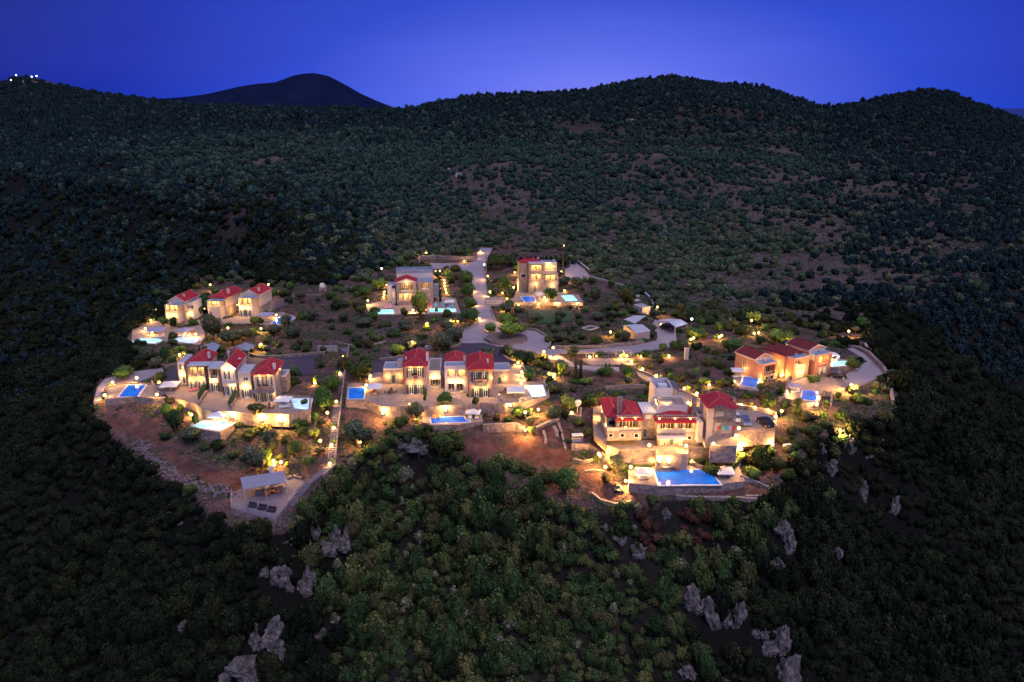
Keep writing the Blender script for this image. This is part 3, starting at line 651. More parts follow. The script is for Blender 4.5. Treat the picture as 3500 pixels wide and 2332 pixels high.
B=h.block((1255,300,1418,567),'white_plaster',0,9,[('F',1301,328,1336,406),('F',1377,322,1409,402),('F',1292,476,1330,557),('F',1368,476,1396,553)],foot=.3)
r=h.gable(B[0],B[1],0,9,B[5],1.35,wm='white_plaster'); h.chimney(r,1437,212,4,B[5]+.6,.5,.5,'white_plaster'); h.chimney(r,1331,146,8,B[5]+.5,.4,.4,'white_plaster')
for x,y in ((1310,306),(1382,306),(1375,455)): h.lamp(x,y)
x0,x1,z0,z1=h.rect((1285,415,1420,432),0); MB().box(x0,x1,-.8,-.008,z0-.1,z0+.06).box(x0,x1,-.8,-.74,z0+.062,z0+.8).build('balcony','white_plaster',h.root)
Bl=h.block((1135,305,1250,525),'cream',2.2,5,[('Q',1150,312,1240,400),('F',1184,442,1232,520)],foot=.3); h.slab((1125,270,1275,296),1.6,5.6,zt=Bl[5]+.1); h.lamp(1193,416,2.2,45)
h=House('rightmost of the three joined villas, its hipped roof nearest the glowing pool','B',(1565,622),.05,4)
B=h.block((1565,356,1785,622),'stone',0,7.5,[('F',1616,382,1651,466),('F',1698,378,1734,458),('F',1602,542,1644,614),('F',1690,540,1732,611)],foot=.3)
h.quoins(B[0],0,B[4],B[5],1); h.quoins(B[1],0,B[4],B[5],-1)
r=h.hip(B[0],B[1],0,7.5,B[5],1.2,2.6,.5,.4); h.chimney(r,1762,262,2,B[5]+.3,.5,.5,'white_plaster')
for x,y in ((1625,364),(1708,360),(1567,532),(1745,528)): h.lamp(x,y)
x0,x1,z0,z1=h.rect((1560,500,1772,520),0); MB().box(x0,x1,-1,-.008,z0-.1,z0+.06).box(x0,x1,-1,-.9,z0+.062,z0+.85).build('balcony','stone',h.root); h.planter((1620,495,1720,480),-1)
Bl=h.block((1420,352,1562,590),'cream',1.6,5,[('f',1467,382,1520,420),('F',1478,502,1530,578)],foot=.3); h.flat(Bl,'canopy'); h.lamp(1495,481,1.6,45)
Br=h.block((1800,385,1882,470),'stone',6,4,foot=1.5); h.flat(Br); h.lamp(1820,310,3.8,30)
# --- A: three detached villas
def avilla(label,an,front,log,main,gz,ops=(),hip=False,annex=None,lamps=(),sw=True,wm='cream',low='stone'):
    h=House(label,'A',an,.05,-9)
    B=h.block(front,wm,0,2.4,[('O',*log)]+list(ops),foot=.4)
    x0,x1,_,_=h.rect(front,0)
    h.slab((front[0]-8,0,front[2]+14,front[1]),-.35,2.4,'flat_roof',zt=B[5]+.03)
    Bm=(x0-.15,x1+.5,2.42,2.42+main,0,B[5]+gz)
    mb=MB(); mb.box(*Bm[:4],-.4,Bm[5]); mb.build('wall',wm,h.root)
    MB().box(Bm[0]-.03,Bm[1]+.03,2.46,Bm[3]+.03,-.38,2.7).build('stone_base',low,h.root)
    if hip: r=h.hip(Bm[0],Bm[1],Bm[2],Bm[3],Bm[5],1.25,2.4,.4,.4)
    else: r=h.gable(Bm[0],Bm[1],Bm[2],Bm[3],Bm[5],1.4,wm='canopy')
    for l_ in lamps: h.lamp(*l_)
    if sw:
        for k in range(3): h.sidewin(1,Bm[1],5+k*1.5,5.6+k*1.5,B[5]-1.5,B[5]-.1,shut=False)
        h.sidewin(1,Bm[1]+.03,5.5,6.5,.9,2.1)
    return h,B,Bm,r
h,B,Bm,r=avilla('left villa of the upper left cluster, gabled red roof and flat side wing','',None,None,None,0) if False else avilla('left villa of the upper left cluster, with a gabled red roof and flat side wing',(545,672),(545,478,722,672),(560,482,702,570),8,.55,[('f',575,618,612,668),('f',640,618,672,668)],lamps=((590,606),(664,606)),sw=False)
h.chimney(r,766,348,5,Bm[5]+.3,.5,.5)
Ba=h.block((800,452,892,690),'white_plaster',4.2,5,[('F',822,484,862,522),('f',790+30,600,870,660)],foot=.6); h.flat(Ba,par=.2); h.lamp(848,588,4.2)
h,B,Bm,r=avilla('middle villa of the upper left cluster, with broad hipped roof and lit side wall',(1030,625),(1030,430,1197,625),(1045,436,1186,500),10,.5,[('f',1060,560,1100,610)],hip=True,lamps=((1010,520),),sw=False)
h.chimney(r,1275,283,6,Bm[5]+.2,.6,.6)
mklight(h.root,(Bm[1]+1.6,5,1.2),400,name='bulb_light')
h,B,Bm,r=avilla('right villa of the upper left cluster, by the asphalt yard',(1388,614),(1388,398,1580,614),(1402,402,1548,487),8.6,.5,[('F',1432,530,1468,607),('F',1492,530,1528,610)],lamps=((1437,517),(1507,520),(1383,477)))
h.chimney(r,1625,270,5,Bm[5]+.3,.5,.5); h.quoins(B[0],0,0,2.6,1); h.quoins(B[1],0,0,2.6,-1)
mb=MB()
for k in range(9): mb.box(Bm[1]+.04,Bm[1]+1.3,7+k*.38,7.38+k*.38,-.3,.25*(k+1))
mb.build('outside_stair','stone',h.root)
# --- D: grey flat-roofed villa
h=House('grey stone villa with a tall flat roof block behind a small red gable','D',(455,712),.05,7)
B=h.block((452,492,665,712),'stone',0,4,[('V',496,514,622,578),('O',475,602,620,668)],foot=.4)
r=h.gable(B[0],B[1],0,6,B[5],1.15,wm='white_plaster'); h.lamp(560,500,-.02,20)
B2=h.block((667,482,832,700),'stone',.6,5,[('V',708,498,782,560),('W',745,682,780,695)],foot=.4); h.flat(B2,par=0)
B3=h.block((455,400,830,690),'white_plaster',6.05,6,zb=0); h.flat(B3,'flat_roof',par=.9,pm='flat_roof')
mb=MB(); mb.box(B3[0]+5.5,B3[0]+6.1,8,8.5,B3[5]+.07,B3[5]+1.3); mb.box(B3[0]+2,B3[0]+4,8,9,B3[5]+.07,B3[5]+.5); mb.box(B3[0]+7.5,B3[0]+9.5,8,9,B3[5]+.07,B3[5]+.5); mb.build('air_conditioner','metal_pale',h.root)
Bl=h.block((405,548,452,690),'cream',1.2,4,[('I',410,572,446,640)],foot=.3); h.flat(Bl,'shutter',par=0)
Bl2=h.block((365,515,452,560),'white_plaster',5,4,zb=0); h.flat(Bl2,par=.1)
Br=h.block((832,515,880,630),'flat_roof',3,3,foot=.3)
# --- upper right three storey villa
h=House('three-storey villa with lit loggias and pink bougainvillea on its roof','D',(1790,600),.9,6)
B=h.block((1790,300,1938,600),'stone',0,6,[('O',1802,318,1928,374),('O',1804,407,1930,465),('D',1832,520,1862,585)],foot=.6); h.flat(B,'canopy',par=.15)
B2=h.block((1942,402,2082,596),'stone',.3,5,[('O',1952,414,2068,470),('P',1990,545,2020,580)],foot=.6); 
B2u=h.block((1942,290,2066,402),'cream',1.4,5,[('O',1952,318,2054,370)],zb=B2[5]+.01); h.flat(B2u,par=.1)
B3=h.block((1688,285,1788,500),'stone',3,5,[('W',1708,405,1758,435)],zb=-.6); r=h.hip(B3[0],B3[1]+4,3,8,B3[5],1.0,2.2,2.2,.2,axis='x')
h.chimney(r,1883,238,5,B3[5],.5,.5,'white_plaster')
for l_ in ((1847,506,0,60),(2025,513,.3,50),(1985,302,1.4,30)): h.lamp(*l_)
mb=MB()
for i in range(160): mb.ball((random.uniform(-3,8.5),random.uniform(4.5,6.2),B3[5]+random.uniform(-.2,1.3)),random.uniform(.12,.3),4,3)
mb.build('bougainvillea_foliage','leaf_pink',h.root)
# --- F: orange villas
def fvilla(label,an,front,ops,dep,gz,hip=False,side=(),lamps=(),mh=0,left=0.0):
    h=House(label,'F',an,.05,28)
    B=h.block(front,'terracotta',0,2.2,ops,foot=.5); h.flat(B,'flat_roof',par=.12)
    x0,x1=B[0]-left,B[1]+.1; z1=B[5]+gz
    MB().box(x0,x1,2.22,2.22+dep,-.5,z1).build('wall','terracotta',h.root)
    MB().box(x0-.02,x1+.02,2.2,2.22+dep+.02,z1-.5,z1-.01).build('cornice','white_plaster',h.root) if not hip else None
    if hip: r=h.hip(x0,x1,2.22,2.22+dep,z1,1.0,2.2,2,.4,'roof_maroon')
    else: r=h.gable(x0,x1,2.22,2.22+dep,z1,1.0,wm='terracotta',m='roof_maroon')
    for l_ in lamps: h.lamp(*l_)
    MB().box(1.6,2.2,1.5,1.9,B[5]+.07,B[5]+.55).build('air_conditioner','metal_pale',h.root)
    for (y0,y1,a,b,m_) in side: h.sidewin(-1,x0,y0,y1,a,b,m_,False)
    return h,B
h,B=fvilla('leftmost orange villa with a dark balcony and gabled maroon roof',(985,836),(988,688,1118,836),[('Q',1010,700,1102,766),('W',1014,800,1038,824),('W',1062,788,1090,814)],6.3,.75,side=((5,6,2,3.4,'brown_wood'),(7,7.6,2.6,3.4,'brown_wood')))
mklight(h.root,(-1.2,5,1.5),250)
h,B=fvilla('middle orange villa with a hipped maroon roof and lit garden doors',(1278,828),(1290,632,1408,826),[('V',1302,650,1396,694),('I',1308,752,1370,814)],6.5,.35,hip=True,lamps=((1320,739,0,50),(1365,731,0,50)),left=.6)
mklight(h.root,(-2,4,3),350)
h,B=fvilla('rightmost orange villa, tallest, beside the raised glowing pool',(1505,786),(1497,602,1622,784),[('O',1520,612,1606,668),('I',1520,712,1544,776),('I',1562,702,1586,766)],6.6,.7,side=((.5,1.9,3.6,5.0,'lit_glass'),(4,5,3.4,4.6,'brown_wood')))
mklight(h.root,(-1.6,5,3),250)
# --- G: front right villa
h=House('largest stone villa with shaded verandas and white tower beside the parked cars','E',(1110,765),-2.6,1)
gz=0
def GB(r,m,y,d,ops=(),**k): return h.block(r,m,y,d,ops,**k)
Bb=GB((1108,640,1482,765),'stone',0,8,[('I',1128,684,1160,752),('D',1215,684,1252,754),('I',1302,684,1340,756),('W',1386,668,1420,698)],foot=.3)
o=MB().box(*[h.rect((1105,655,1378,680),-1.1)[i] for i in (0,1)],-1.5,-.006,h.l(1110,668,0)[1],h.l(1110,668,0)[1]+.12).build('canopy','white_plaster',h.root)
for x in (1187,1280): h.lamp(x,690,0,55)
Bv=GB((1104,535,1465,640),'cream',.1,5,[('V',1130,540,1278,628),('V',1300,540,1446,628)],zb=Bb[5]+.01)
h.pergola((1100,500,1465,520),-1.3,.08,n=14,posts=False)
r=h.hip(Bv[0],Bv[1],.1,7,Bv[5],1.0,3,3,.35,axis='x')
h.chimney(r,1452,308,3,Bv[5]-.5,.8,.8,'stone')
for x in (1117,1265,1410): h.lamp(x,500,-1.2,26)
Bt=GB((1095,398,1382,425),'white_plaster',3.4,5,zb=Bv[5]); h.flat(Bt,'paving',par=.5)
Bp=GB((1120,345,1245,405),'cream',5.2,3,zb=Bt[5]+.05); h.pergola((1112,330,1245,345),4.0,5.18,n=7,posts=True,zb=Bt[5]); h.lamp(1080,321,5.1,40); h.lamp(1185,352,5.2,26)
Bw=GB((1078,252,1240,300),'white_plaster',8.2,6,zb=Bv[5]-2); h.flat(Bw,'flat_roof',par=.9)
MB().box(Bw[0]+1,Bw[0]+2.8,10,11.4,Bw[5]+.07,Bw[5]+.8).build('roof_hatch','white_frame',h.root)
h.pergola((1245,215,1300,230),10,14,n=8,posts=True,zb=-1)
G1=GB((622,622,945,692),'stone',-.2,9,[('W',640,645,674,675),('W',750,645,786,675),('W',882,645,918,678)],foot=.3)
G1u=GB((718,515,948,622),'stone',0,8.5,[('V',738,520,926,616)],zb=G1[5]+.01); r=h.hip(G1u[0],G1u[1],0,8.5,G1u[5]+.05,1.1,2.9,1.2,.4); 
h.pergola((716,495,950,512),-1.0,-.02,n=8,posts=False)
for x in (765,890): h.lamp(x,497,-.9,26)
G1l=GB((622,475,716,622),'stone',2.2,6.5,[('P',640,520,710,585)],zb=G1[5]+.01); r=h.hip(G1l[0],G1l[1]+1.2,2.2,11,G1l[5],.9,2.6,1.4,.35)
MB().box(G1[0],G1l[1],-.18,-.05,G1[5]+.02,G1[5]+.75).build('parapet','cream',h.root)
h.chimney(r,745,302,2.4,G1l[5]-.6,.9,.7,'stone')
Gl=GB((958,455,1072,690),'stone',3,6,[('D',965,600,1000,680),('I',985,468,1040,505)],foot=0)
h.flat(Gl,'metal_pale',par=.0); mb=MB()
for k in range(6): mb.box(Gl[0]+.1+k*.62,Gl[0]+.6+k*.62,3.2,8.6,Gl[5]+.07,Gl[5]+.12)
mb.build('skylight','fabric_white',h.root)
G3b=GB((1640,392,1822,700),'stone',-1.5,5.5,[('Q',1652,432,1726,482),('O',1642,542,1692,622),('Q',1705,560,1800,640)],foot=1.0,zb=.4)
MB().box(G3b[0]-1.2,G3b[1]+.03,-1.47,4.1,.35,G3b[5]-.01).build('wall','cream',h.root)
r=h.hip(G3b[0]-1.2,G3b[1],-1.5,4.2,G3b[5],1.15,2.6,.8,.35); h.chimney(r,1820,308,1.5,G3b[5]-.6,.5,.5,'stone')
h.pergola((1640,408,1768,420),-2.5,-1.52,n=5,posts=False); h.pergola((1640,535,1830,545),-2.9,-1.52,n=6,posts=False)
Gk=GB((1480,478,1600,600),'stone',1.6,4,[('P',1492,500,1575,598)],foot=1.0); h.flat(Gk,'flat_roof'); h.lamp(1528,552,1.55,50)
Gs=GB((1490,540,1520,720),'cream',-1.5,3,foot=.2)
# ------------------------------------------------------------------ plants
def crown_mesh(name,m,seed,lobes,leaves,ls,flat=.8,core=True,hmin=.0,shape='dome'):
    rg=random.Random(seed); V=[];Fc=[];T=[]
    L_=[]
    for i in range(lobes):
        if shape=='column': c=Vector((rg.uniform(-.05,.05),rg.uniform(-.05,.05),(i+.5)/lobes*3.4)); r=.42*(1-.55*i/lobes)
        else:
            a=rg.uniform(0,6.28); d=rg.uniform(.12,.62) if i else 0
            c=Vector((math.cos(a)*d,math.sin(a)*d,rg.uniform(.25,.85)*flat+hmin)); r=rg.uniform(.28,.5) if i else .55
        L_.append((c,r))
    zmin=min(c.z-r for c,r in L_); zmax=max(c.z+r for c,r in L_)
    if core:
        for c,r in L_:
            b=MB().ball(tuple(c),r*.8,7,5); n=len(V); V+=b.v; Fc+=[tuple(n+i for i in f) for f in b.f]
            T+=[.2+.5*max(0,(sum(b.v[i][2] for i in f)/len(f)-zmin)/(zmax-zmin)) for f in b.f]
    for k in range(leaves):
        c,r=L_[rg.randrange(len(L_))]
        d=Vector((rg.gauss(0,1),rg.gauss(0,1),rg.gauss(.25,1))).normalized(); p=c+d*r*rg.uniform(.72,1.12)
        if any((p-c2).length<r2*.72 for c2,r2 in L_): continue
        n=(d+Vector((rg.uniform(-.8,.8),rg.uniform(-.8,.8),rg.uniform(-.5,.9)))).normalized(); a=n.orthogonal().normalized(); b_=n.cross(a)
        th=rg.uniform(0,6.28); a,b_=a*math.cos(th)+b_*math.sin(th),b_*math.cos(th)-a*math.sin(th)
        s=ls*rg.uniform(.6,1.3); n0=len(V)
        V+=[tuple(p+a*s),tuple(p+b_*s*.6),tuple(p-a*s*.9),tuple(p-b_*s*.6)]; Fc.append((n0,n0+1,n0+2,n0+3))
        h=max(0,(p.z-zmin)/(zmax-zmin)); T.append((.22+1.15*h**1.3)*rg.uniform(.7,1.4))  # leaves darker below, lighter on top: crown shading painted in
    me=bpy.data.meshes.new(name); me.from_pydata(V,[],Fc); me.materials.append(MAT[m])
    ca=me.color_attributes.new('shade_tint','FLOAT_COLOR','CORNER'); arr=[]
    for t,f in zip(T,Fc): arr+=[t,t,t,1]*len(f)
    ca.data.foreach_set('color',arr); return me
def trunk_mesh(name,seed,h=.9):
    rg=random.Random(seed); mb=MB(); p=Vector((0,0,-.15)); 
    q=Vector((rg.uniform(-.08,.08),rg.uniform(-.08,.08),h*.5)); mb.bar(p,q,.09,6,.065)
    for i in range(4):
        a=rg.uniform(0,6.28); e=q+Vector((math.cos(a)*.35,math.sin(a)*.35,h*.5+rg.uniform(0,.2))); mb.bar(q,e,.045,5,.02)
    me=bpy.data.meshes.new(name); me.from_pydata(mb.v,[],mb.f); me.materials.append(MAT['bark']); return me
TR=[trunk_mesh('trunk',s) for s in (1,2,3)]
KIND={}
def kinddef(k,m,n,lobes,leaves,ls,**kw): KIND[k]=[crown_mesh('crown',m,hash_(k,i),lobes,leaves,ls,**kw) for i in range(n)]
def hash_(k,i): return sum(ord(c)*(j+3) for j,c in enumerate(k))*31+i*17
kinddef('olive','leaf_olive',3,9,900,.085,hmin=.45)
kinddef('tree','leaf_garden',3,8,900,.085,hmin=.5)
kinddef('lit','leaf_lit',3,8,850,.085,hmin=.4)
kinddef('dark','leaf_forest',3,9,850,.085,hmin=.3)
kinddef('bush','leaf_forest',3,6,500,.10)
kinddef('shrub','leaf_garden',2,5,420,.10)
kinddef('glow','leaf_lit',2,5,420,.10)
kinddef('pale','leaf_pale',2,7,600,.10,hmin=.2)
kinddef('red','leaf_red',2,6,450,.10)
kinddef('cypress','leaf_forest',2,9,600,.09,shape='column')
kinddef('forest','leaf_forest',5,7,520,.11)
kinddef('forestdark','leaf_painted_shade',3,7,420,.12)  # crown form carrying the painted vignette shade
LBL={'olive':('olive_tree','olive tree'),'tree':('garden_tree','tree'),'lit':('garden_tree','tree'),'dark':('evergreen_tree','tree'),'bush':('bush','bush'),'shrub':('shrub','shrub'),
 'glow':('shrub','shrub'),'pale':('pale_tree','tree'),'red':('withered_shrub','shrub'),'cypress':('cypress_tree','cypress'),'forest':('maquis_tree','tree'),'forestdark':('maquis_tree','tree')}
def plant(kind,loc,w,h,label,group=None,sink=.0):
    nm,cat=LBL[kind]; mi=random.randrange(len(KIND[kind])); tall=kind in ('olive','tree','lit','dark','pale')
    sx=w/1.75; top={'cypress':3.6}.get(kind,1.75 if tall else 1.3); sz=h/top
    if kind=='cypress': sx=w/.9
    rz=random.uniform(0,6.28)
    if kind in ('bush','shrub','glow','red','forest','forestdark'):
        o=bpy.data.objects.new(nm,KIND[kind][mi]); COL.objects.link(o); o.location=(loc[0],loc[1],loc[2]-.1*sz-sink); o.rotation_euler=(0,0,rz); o.scale=(sx,sx,sz); return tag(o,label,cat,group)
    r=empty(nm,(loc[0],loc[1],loc[2]),rz,label,cat,group); r.scale=(sx,sx,sz)
    c=bpy.data.objects.new('crown',KIND[kind][mi]); COL.objects.link(c); c.parent=r
    t=bpy.data.objects.new('trunk',TR[mi%3]); COL.objects.link(t); t.parent=r
    return r
OCC=[]
def trees(zoom,items,where):
    for it in items:
        x,y,w,hp,kind=it[:5]; p=hit(zoom,x,y); sl=slant(p.x,p.y,p.z); sc_=sl/FP/Z[zoom][2]
        w_=max(w*sc_,.8); h_=max(hp*sc_*1.02,.7)
        adj={'olive':'silvery olive tree','tree':'leafy green tree','lit':'yellow-green tree lit from below','dark':'dark evergreen tree','bush':'dark rounded bush','shrub':'green shrub',
             'glow':'bright shrub glowing in lamplight','pale':'pale grey-green tree','red':'rust-red withered shrub','cypress':'slim dark cypress'}[kind]
        lab=it[5] if len(it)>5 else f'{adj} {where}'
        plant(kind,p,w_,h_,lab,f'{adj}s {where}' if len(it)<=5 else None); OCC.append((p.x,p.y,w_/2))
trees('A',[(870,712,150,120,'shrub','lit leafy shrub under the flat side wing of the left upper villa'),(540,715,140,115,'tree'),(665,740,110,150,'dark'),(1120,900,240,390,'olive','large silvery olive in front of the middle upper left villa'),(1650,685,110,90,'bush'),
 (1590,820,120,110,'glow'),(640,870,120,110,'bush'),(760,995,100,70,'glow'),(1080,300,90,60,'glow'),(1130,340,100,75,'shrub'),(1800,370,150,125,'shrub'),(1930,385,170,110,'dark'),
 (1650,1000,95,90,'lit','small tree with a bright lamp in its crown above the rear yard'),(1200,1080,80,90,'shrub'),(1340,930,320,190,'olive'),(1500,880,170,160,'olive'),(1800,830,190,170,'olive'),(1960,740,150,200,'olive'),
 (2130,640,220,120,'bush'),(2010,860,200,180,'olive'),(340,1160,240,240,'olive'),(560,1110,220,200,'dark'),(450,1215,160,160,'olive'),(110,1300,210,140,'tree'),
 (2120,420,150,110,'olive'),(1980,450,120,90,'bush'),(2200,960,160,130,'bush'),(1850,960,150,110,'bush'),(1740,1080,90,90,'shrub'),(2060,990,160,90,'bush'),(1240,580,50,90,'cypress'),(700,1020,120,90,'shrub'),(1000,1010,120,80,'bush'),(230,1060,150,150,'dark'),(820,1060,130,90,'bush'),(1700,560,70,50,'shrub')],'among the upper left villas')
trees('B',[(760,800,120,180,'lit'),(860,900,180,290,'dark'),(880,700,80,90,'glow'),(1020,820,70,150,'shrub'),(970,1000,240,180,'olive'),(1740,1090,180,270,'olive'),(1600,1300,240,330,'olive'),(1690,1230,110,200,'lit'),(1590,740,190,140,'dark'),
 (1990,745,190,120,'bush','dark bush leaning over the glowing pool of the joined villas'),(2230,710,240,270,'tree'),(2290,540,200,210,'tree'),(2160,970,115,120,'lit'),(1980,1130,180,190,'dark'),(2190,1130,120,110,'dark'),(780,625,95,75,'bush'),(1960,362,130,115,'shrub','clipped leafy shrub beside the rear asphalt yard'),
 (350,410,220,150,'tree'),(680,430,170,120,'dark'),(2155,450,60,90,'lit'),(1540,950,200,100,'bush'),(1680,900,200,90,'bush'),(1400,1130,170,90,'bush'),(1250,1060,170,90,'dark'),(1130,1070,150,80,'bush'),(1440,850,120,80,'bush'),(1880,1000,130,100,'bush'),(2080,1200,170,90,'shrub'),(720,980,150,100,'bush'),(1830,1160,130,90,'bush'),(1500,1180,130,90,'bush'),(2060,640,100,70,'bush'),(2150,780,130,90,'shrub'),(1960,450,150,80,'bush')],'in the gardens of the joined villas')
trees('C',[(230,440,260,260,'dark'),(90,330,200,180,'bush'),(605,182,150,105,'lit'),(760,150,150,130,'olive'),(1035,140,240,210,'olive'),(1530,205,180,125,'olive'),(1730,195,165,140,'olive'),(1900,270,240,160,'dark'),(1955,445,170,160,'tree'),(2175,560,180,140,'olive'),
 (2310,690,130,120,'lit'),(1095,690,185,150,'tree','round green tree growing out of the central courtyard terrace'),(805,800,200,215,'olive','olive tree lit from below between central terrace and lower pool'),(1400,672,90,90,'bush'),(1795,830,200,150,'tree'),(1615,840,100,115,'bush'),(1940,772,110,75,'glow'),(1962,1000,75,115,'lit'),
 (2180,835,160,150,'olive'),(230,1110,380,310,'olive'),(1110,1190,340,330,'dark','large dark tree hiding the corner below the central pool terrace'),(640,880,200,130,'bush'),(920,965,110,110,'bush'),(1640,1340,240,200,'bush'),(1790,1360,200,130,'bush'),(1930,1380,240,180,'bush'),(2100,1440,200,130,'bush'),
 (700,1480,210,240,'pale'),(760,1560,120,120,'pale'),(1215,1490,100,140,'pale'),(540,980,200,110,'bush'),(440,1190,180,170,'dark'),(890,640,40,100,'shrub'),(1325,605,35,45,'shrub'),(330,1200,200,140,'tree'),(2270,350,150,140,'olive'),(2120,330,150,110,'bush'),(2250,560,120,100,'bush'),(1720,860,140,70,'bush'),(650,1010,150,80,'bush'),(2080,240,140,90,'bush')],'around the central stone villa')
trees('D',[(1540,592,155,185,'tree'),(1480,360,270,200,'dark'),(1600,325,130,130,'dark'),(1170,520,190,190,'tree'),(1185,650,180,170,'tree'),(1200,760,170,150,'tree'),(1200,885,240,150,'tree'),(700,870,230,340,'lit','tall leafy olive lit from below in front of the grey villa'),(898,680,34,180,'cypress','single slim cypress beside the grey villa wall'),
 (2000,685,170,180,'tree','round bright tree between the two pools of the three-storey villa'),(1600,655,130,125,'olive'),(1550,790,170,120,'olive'),(1400,985,170,110,'lit'),(1560,945,190,170,'lit'),(1590,1035,290,170,'lit','low spreading tree in the middle of the turning circle'),(1720,980,180,95,'tree'),(960,395,120,60,'glow'),(300,565,160,130,'lit'),(550,362,170,60,'shrub'),
 (740,352,150,90,'bush'),(1050,372,140,85,'bush'),(1040,1090,240,190,'olive'),(890,1155,240,170,'olive'),(780,965,130,90,'glow'),(460,1195,160,95,'lit'),(600,1135,190,130,'olive'),(240,795,120,80,'bush'),(530,802,110,90,'bush'),(80,760,170,110,'dark'),(150,620,170,100,'tree'),(60,600,180,120,'dark'),
 (2280,545,140,130,'olive'),(1430,610,80,90,'bush'),(2095,850,110,100,'olive'),(2290,920,130,90,'bush'),(1870,885,150,110,'olive'),(2130,1085,170,120,'olive'),(2240,1235,160,140,'olive'),(960,835,140,115,'bush'),(1380,560,30,90,'shrub'),(330,950,220,100,'bush'),(130,930,220,110,'olive'),(560,960,200,110,'olive'),(230,1060,200,100,'bush'),(420,1030,200,100,'bush'),(700,1050,150,80,'bush'),(60,1090,160,110,'olive'),(860,780,50,60,'shrub'),(1010,470,80,110,'shrub'),(2150,330,120,150,'dark'),(2230,300,130,100,'dark'),(1640,360,100,60,'glow'),(1990,1080,160,90,'bush'),(2300,1060,130,80,'bush')],'beside the access road')
trees('E',[(270,430,155,150,'lit'),(130,265,165,135,'olive'),(130,485,130,125,'olive'),(325,135,50,210,'cypress'),(372,130,48,200,'cypress'),(610,32,22,60,'cypress'),(645,32,22,60,'cypress'),(820,135,150,155,'tree'),(620,95,190,95,'tree'),(430,182,130,75,'lit'),
 (470,395,210,210,'dark'),(240,1215,300,290,'tree','broad bright green tree with pale trunks below the large villa'),(600,1115,130,140,'dark'),(720,1015,200,200,'olive'),(420,840,80,70,'shrub'),(1640,835,230,150,'dark'),(2010,1085,230,130,'tree'),(2060,990,320,300,'dark'),(2230,1000,160,180,'dark'),
 (1540,188,110,90,'lit','small yellow-lit tree beside the sloping path'),(1330,150,150,110,'bush'),(1420,115,160,90,'olive'),(520,705,90,80,'glow'),(2120,325,180,115,'bush'),(340,560,160,100,'bush'),(430,655,140,90,'bush'),(90,1100,230,170,'dark'),(1230,120,100,80,'shrub'),(180,650,60,60,'bush'),(960,300,110,40,'shrub'),(560,300,120,80,'bush'),(780,270,100,60,'shrub'),(2300,400,120,100,'bush'),(2330,1100,150,180,'dark'),(2190,640,120,110,'bush'),(2270,720,150,90,'bush'),(1900,790,170,110,'dark'),(260,720,120,40,'bush'),(1760,80,140,90,'bush'),(1710,190,150,90,'bush'),(1060,1060,5,5,'bush')][:-1],'around the large front villa')
trees('F',[(800,405,180,130,'dark'),(920,295,160,125,'lit'),(410,445,170,120,'tree'),(660,565,260,150,'tree'),(1130,485,250,150,'lit'),(560,395,110,145,'tree'),(1200,725,170,130,'tree'),(1245,795,110,110,'glow'),(1050,1075,170,160,'bush'),(1830,690,180,120,'shrub'),(1460,835,150,90,'shrub','hedge-like shrub between the two right orange villas'),
 (360,765,90,80,'glow'),(240,495,160,65,'bush'),(1920,340,160,120,'tree'),(1410,1210,190,110,'bush'),(1300,1140,160,120,'bush'),(2130,1260,210,180,'dark'),(1730,1190,170,140,'bush'),(960,905,70,80,'glow'),(1730,1440,180,120,'lit'),(1880,1040,160,90,'lit'),(1840,940,150,90,'glow'),(590,720,120,110,'bush'),(470,690,130,80,'bush'),
 (650,870,130,80,'bush'),(830,1000,140,90,'bush'),(1160,960,90,80,'bush'),(1330,1060,130,70,'bush'),(1980,1060,130,110,'bush'),(1600,1060,100,60,'shrub'),(1420,470,70,60,'shrub'),(1690,500,90,80,'shrub'),(1560,420,120,80,'bush'),(1250,390,200,90,'bush'),(1100,340,140,60,'bush'),(280,620,110,80,'bush'),(2050,960,100,70,'shrub'),(1560,1280,150,110,'bush'),(1450,1350,200,130,'bush'),(1650,1540,200,120,'bush'),(1950,1420,160,110,'bush'),(1270,1320,150,90,'bush'),(1300,1480,160,110,'bush'),(700,640,100,80,'bush')],'around the orange villas')
trees('G',[(430,1065,160,145,'olive'),(270,1300,140,200,'lit'),(345,1320,110,130,'olive'),(750,905,210,170,'dark'),(420,875,190,115,'dark'),(570,900,130,80,'bush'),(230,620,140,170,'dark'),(510,635,120,90,'bush'),(740,565,240,130,'olive'),(950,540,160,130,'olive'),(1120,860,170,200,'olive'),(1500,815,115,130,'olive'),(1385,855,90,80,'shrub'),
 (1920,970,170,170,'olive'),(1370,1095,150,170,'tree'),(700,345,180,290,'olive'),(1130,410,210,360,'dark'),(920,430,170,130,'bush'),(2000,810,150,190,'tree'),(2150,800,180,110,'tree'),(1870,720,120,60,'shrub'),(180,730,130,90,'bush'),(900,700,110,60,'bush'),(1240,470,220,90,'dark'),(1060,530,170,100,'tree'),(1600,480,170,90,'bush'),(1480,430,120,60,'bush'),(1820,520,200,110,'bush')],'along the side road and carports')
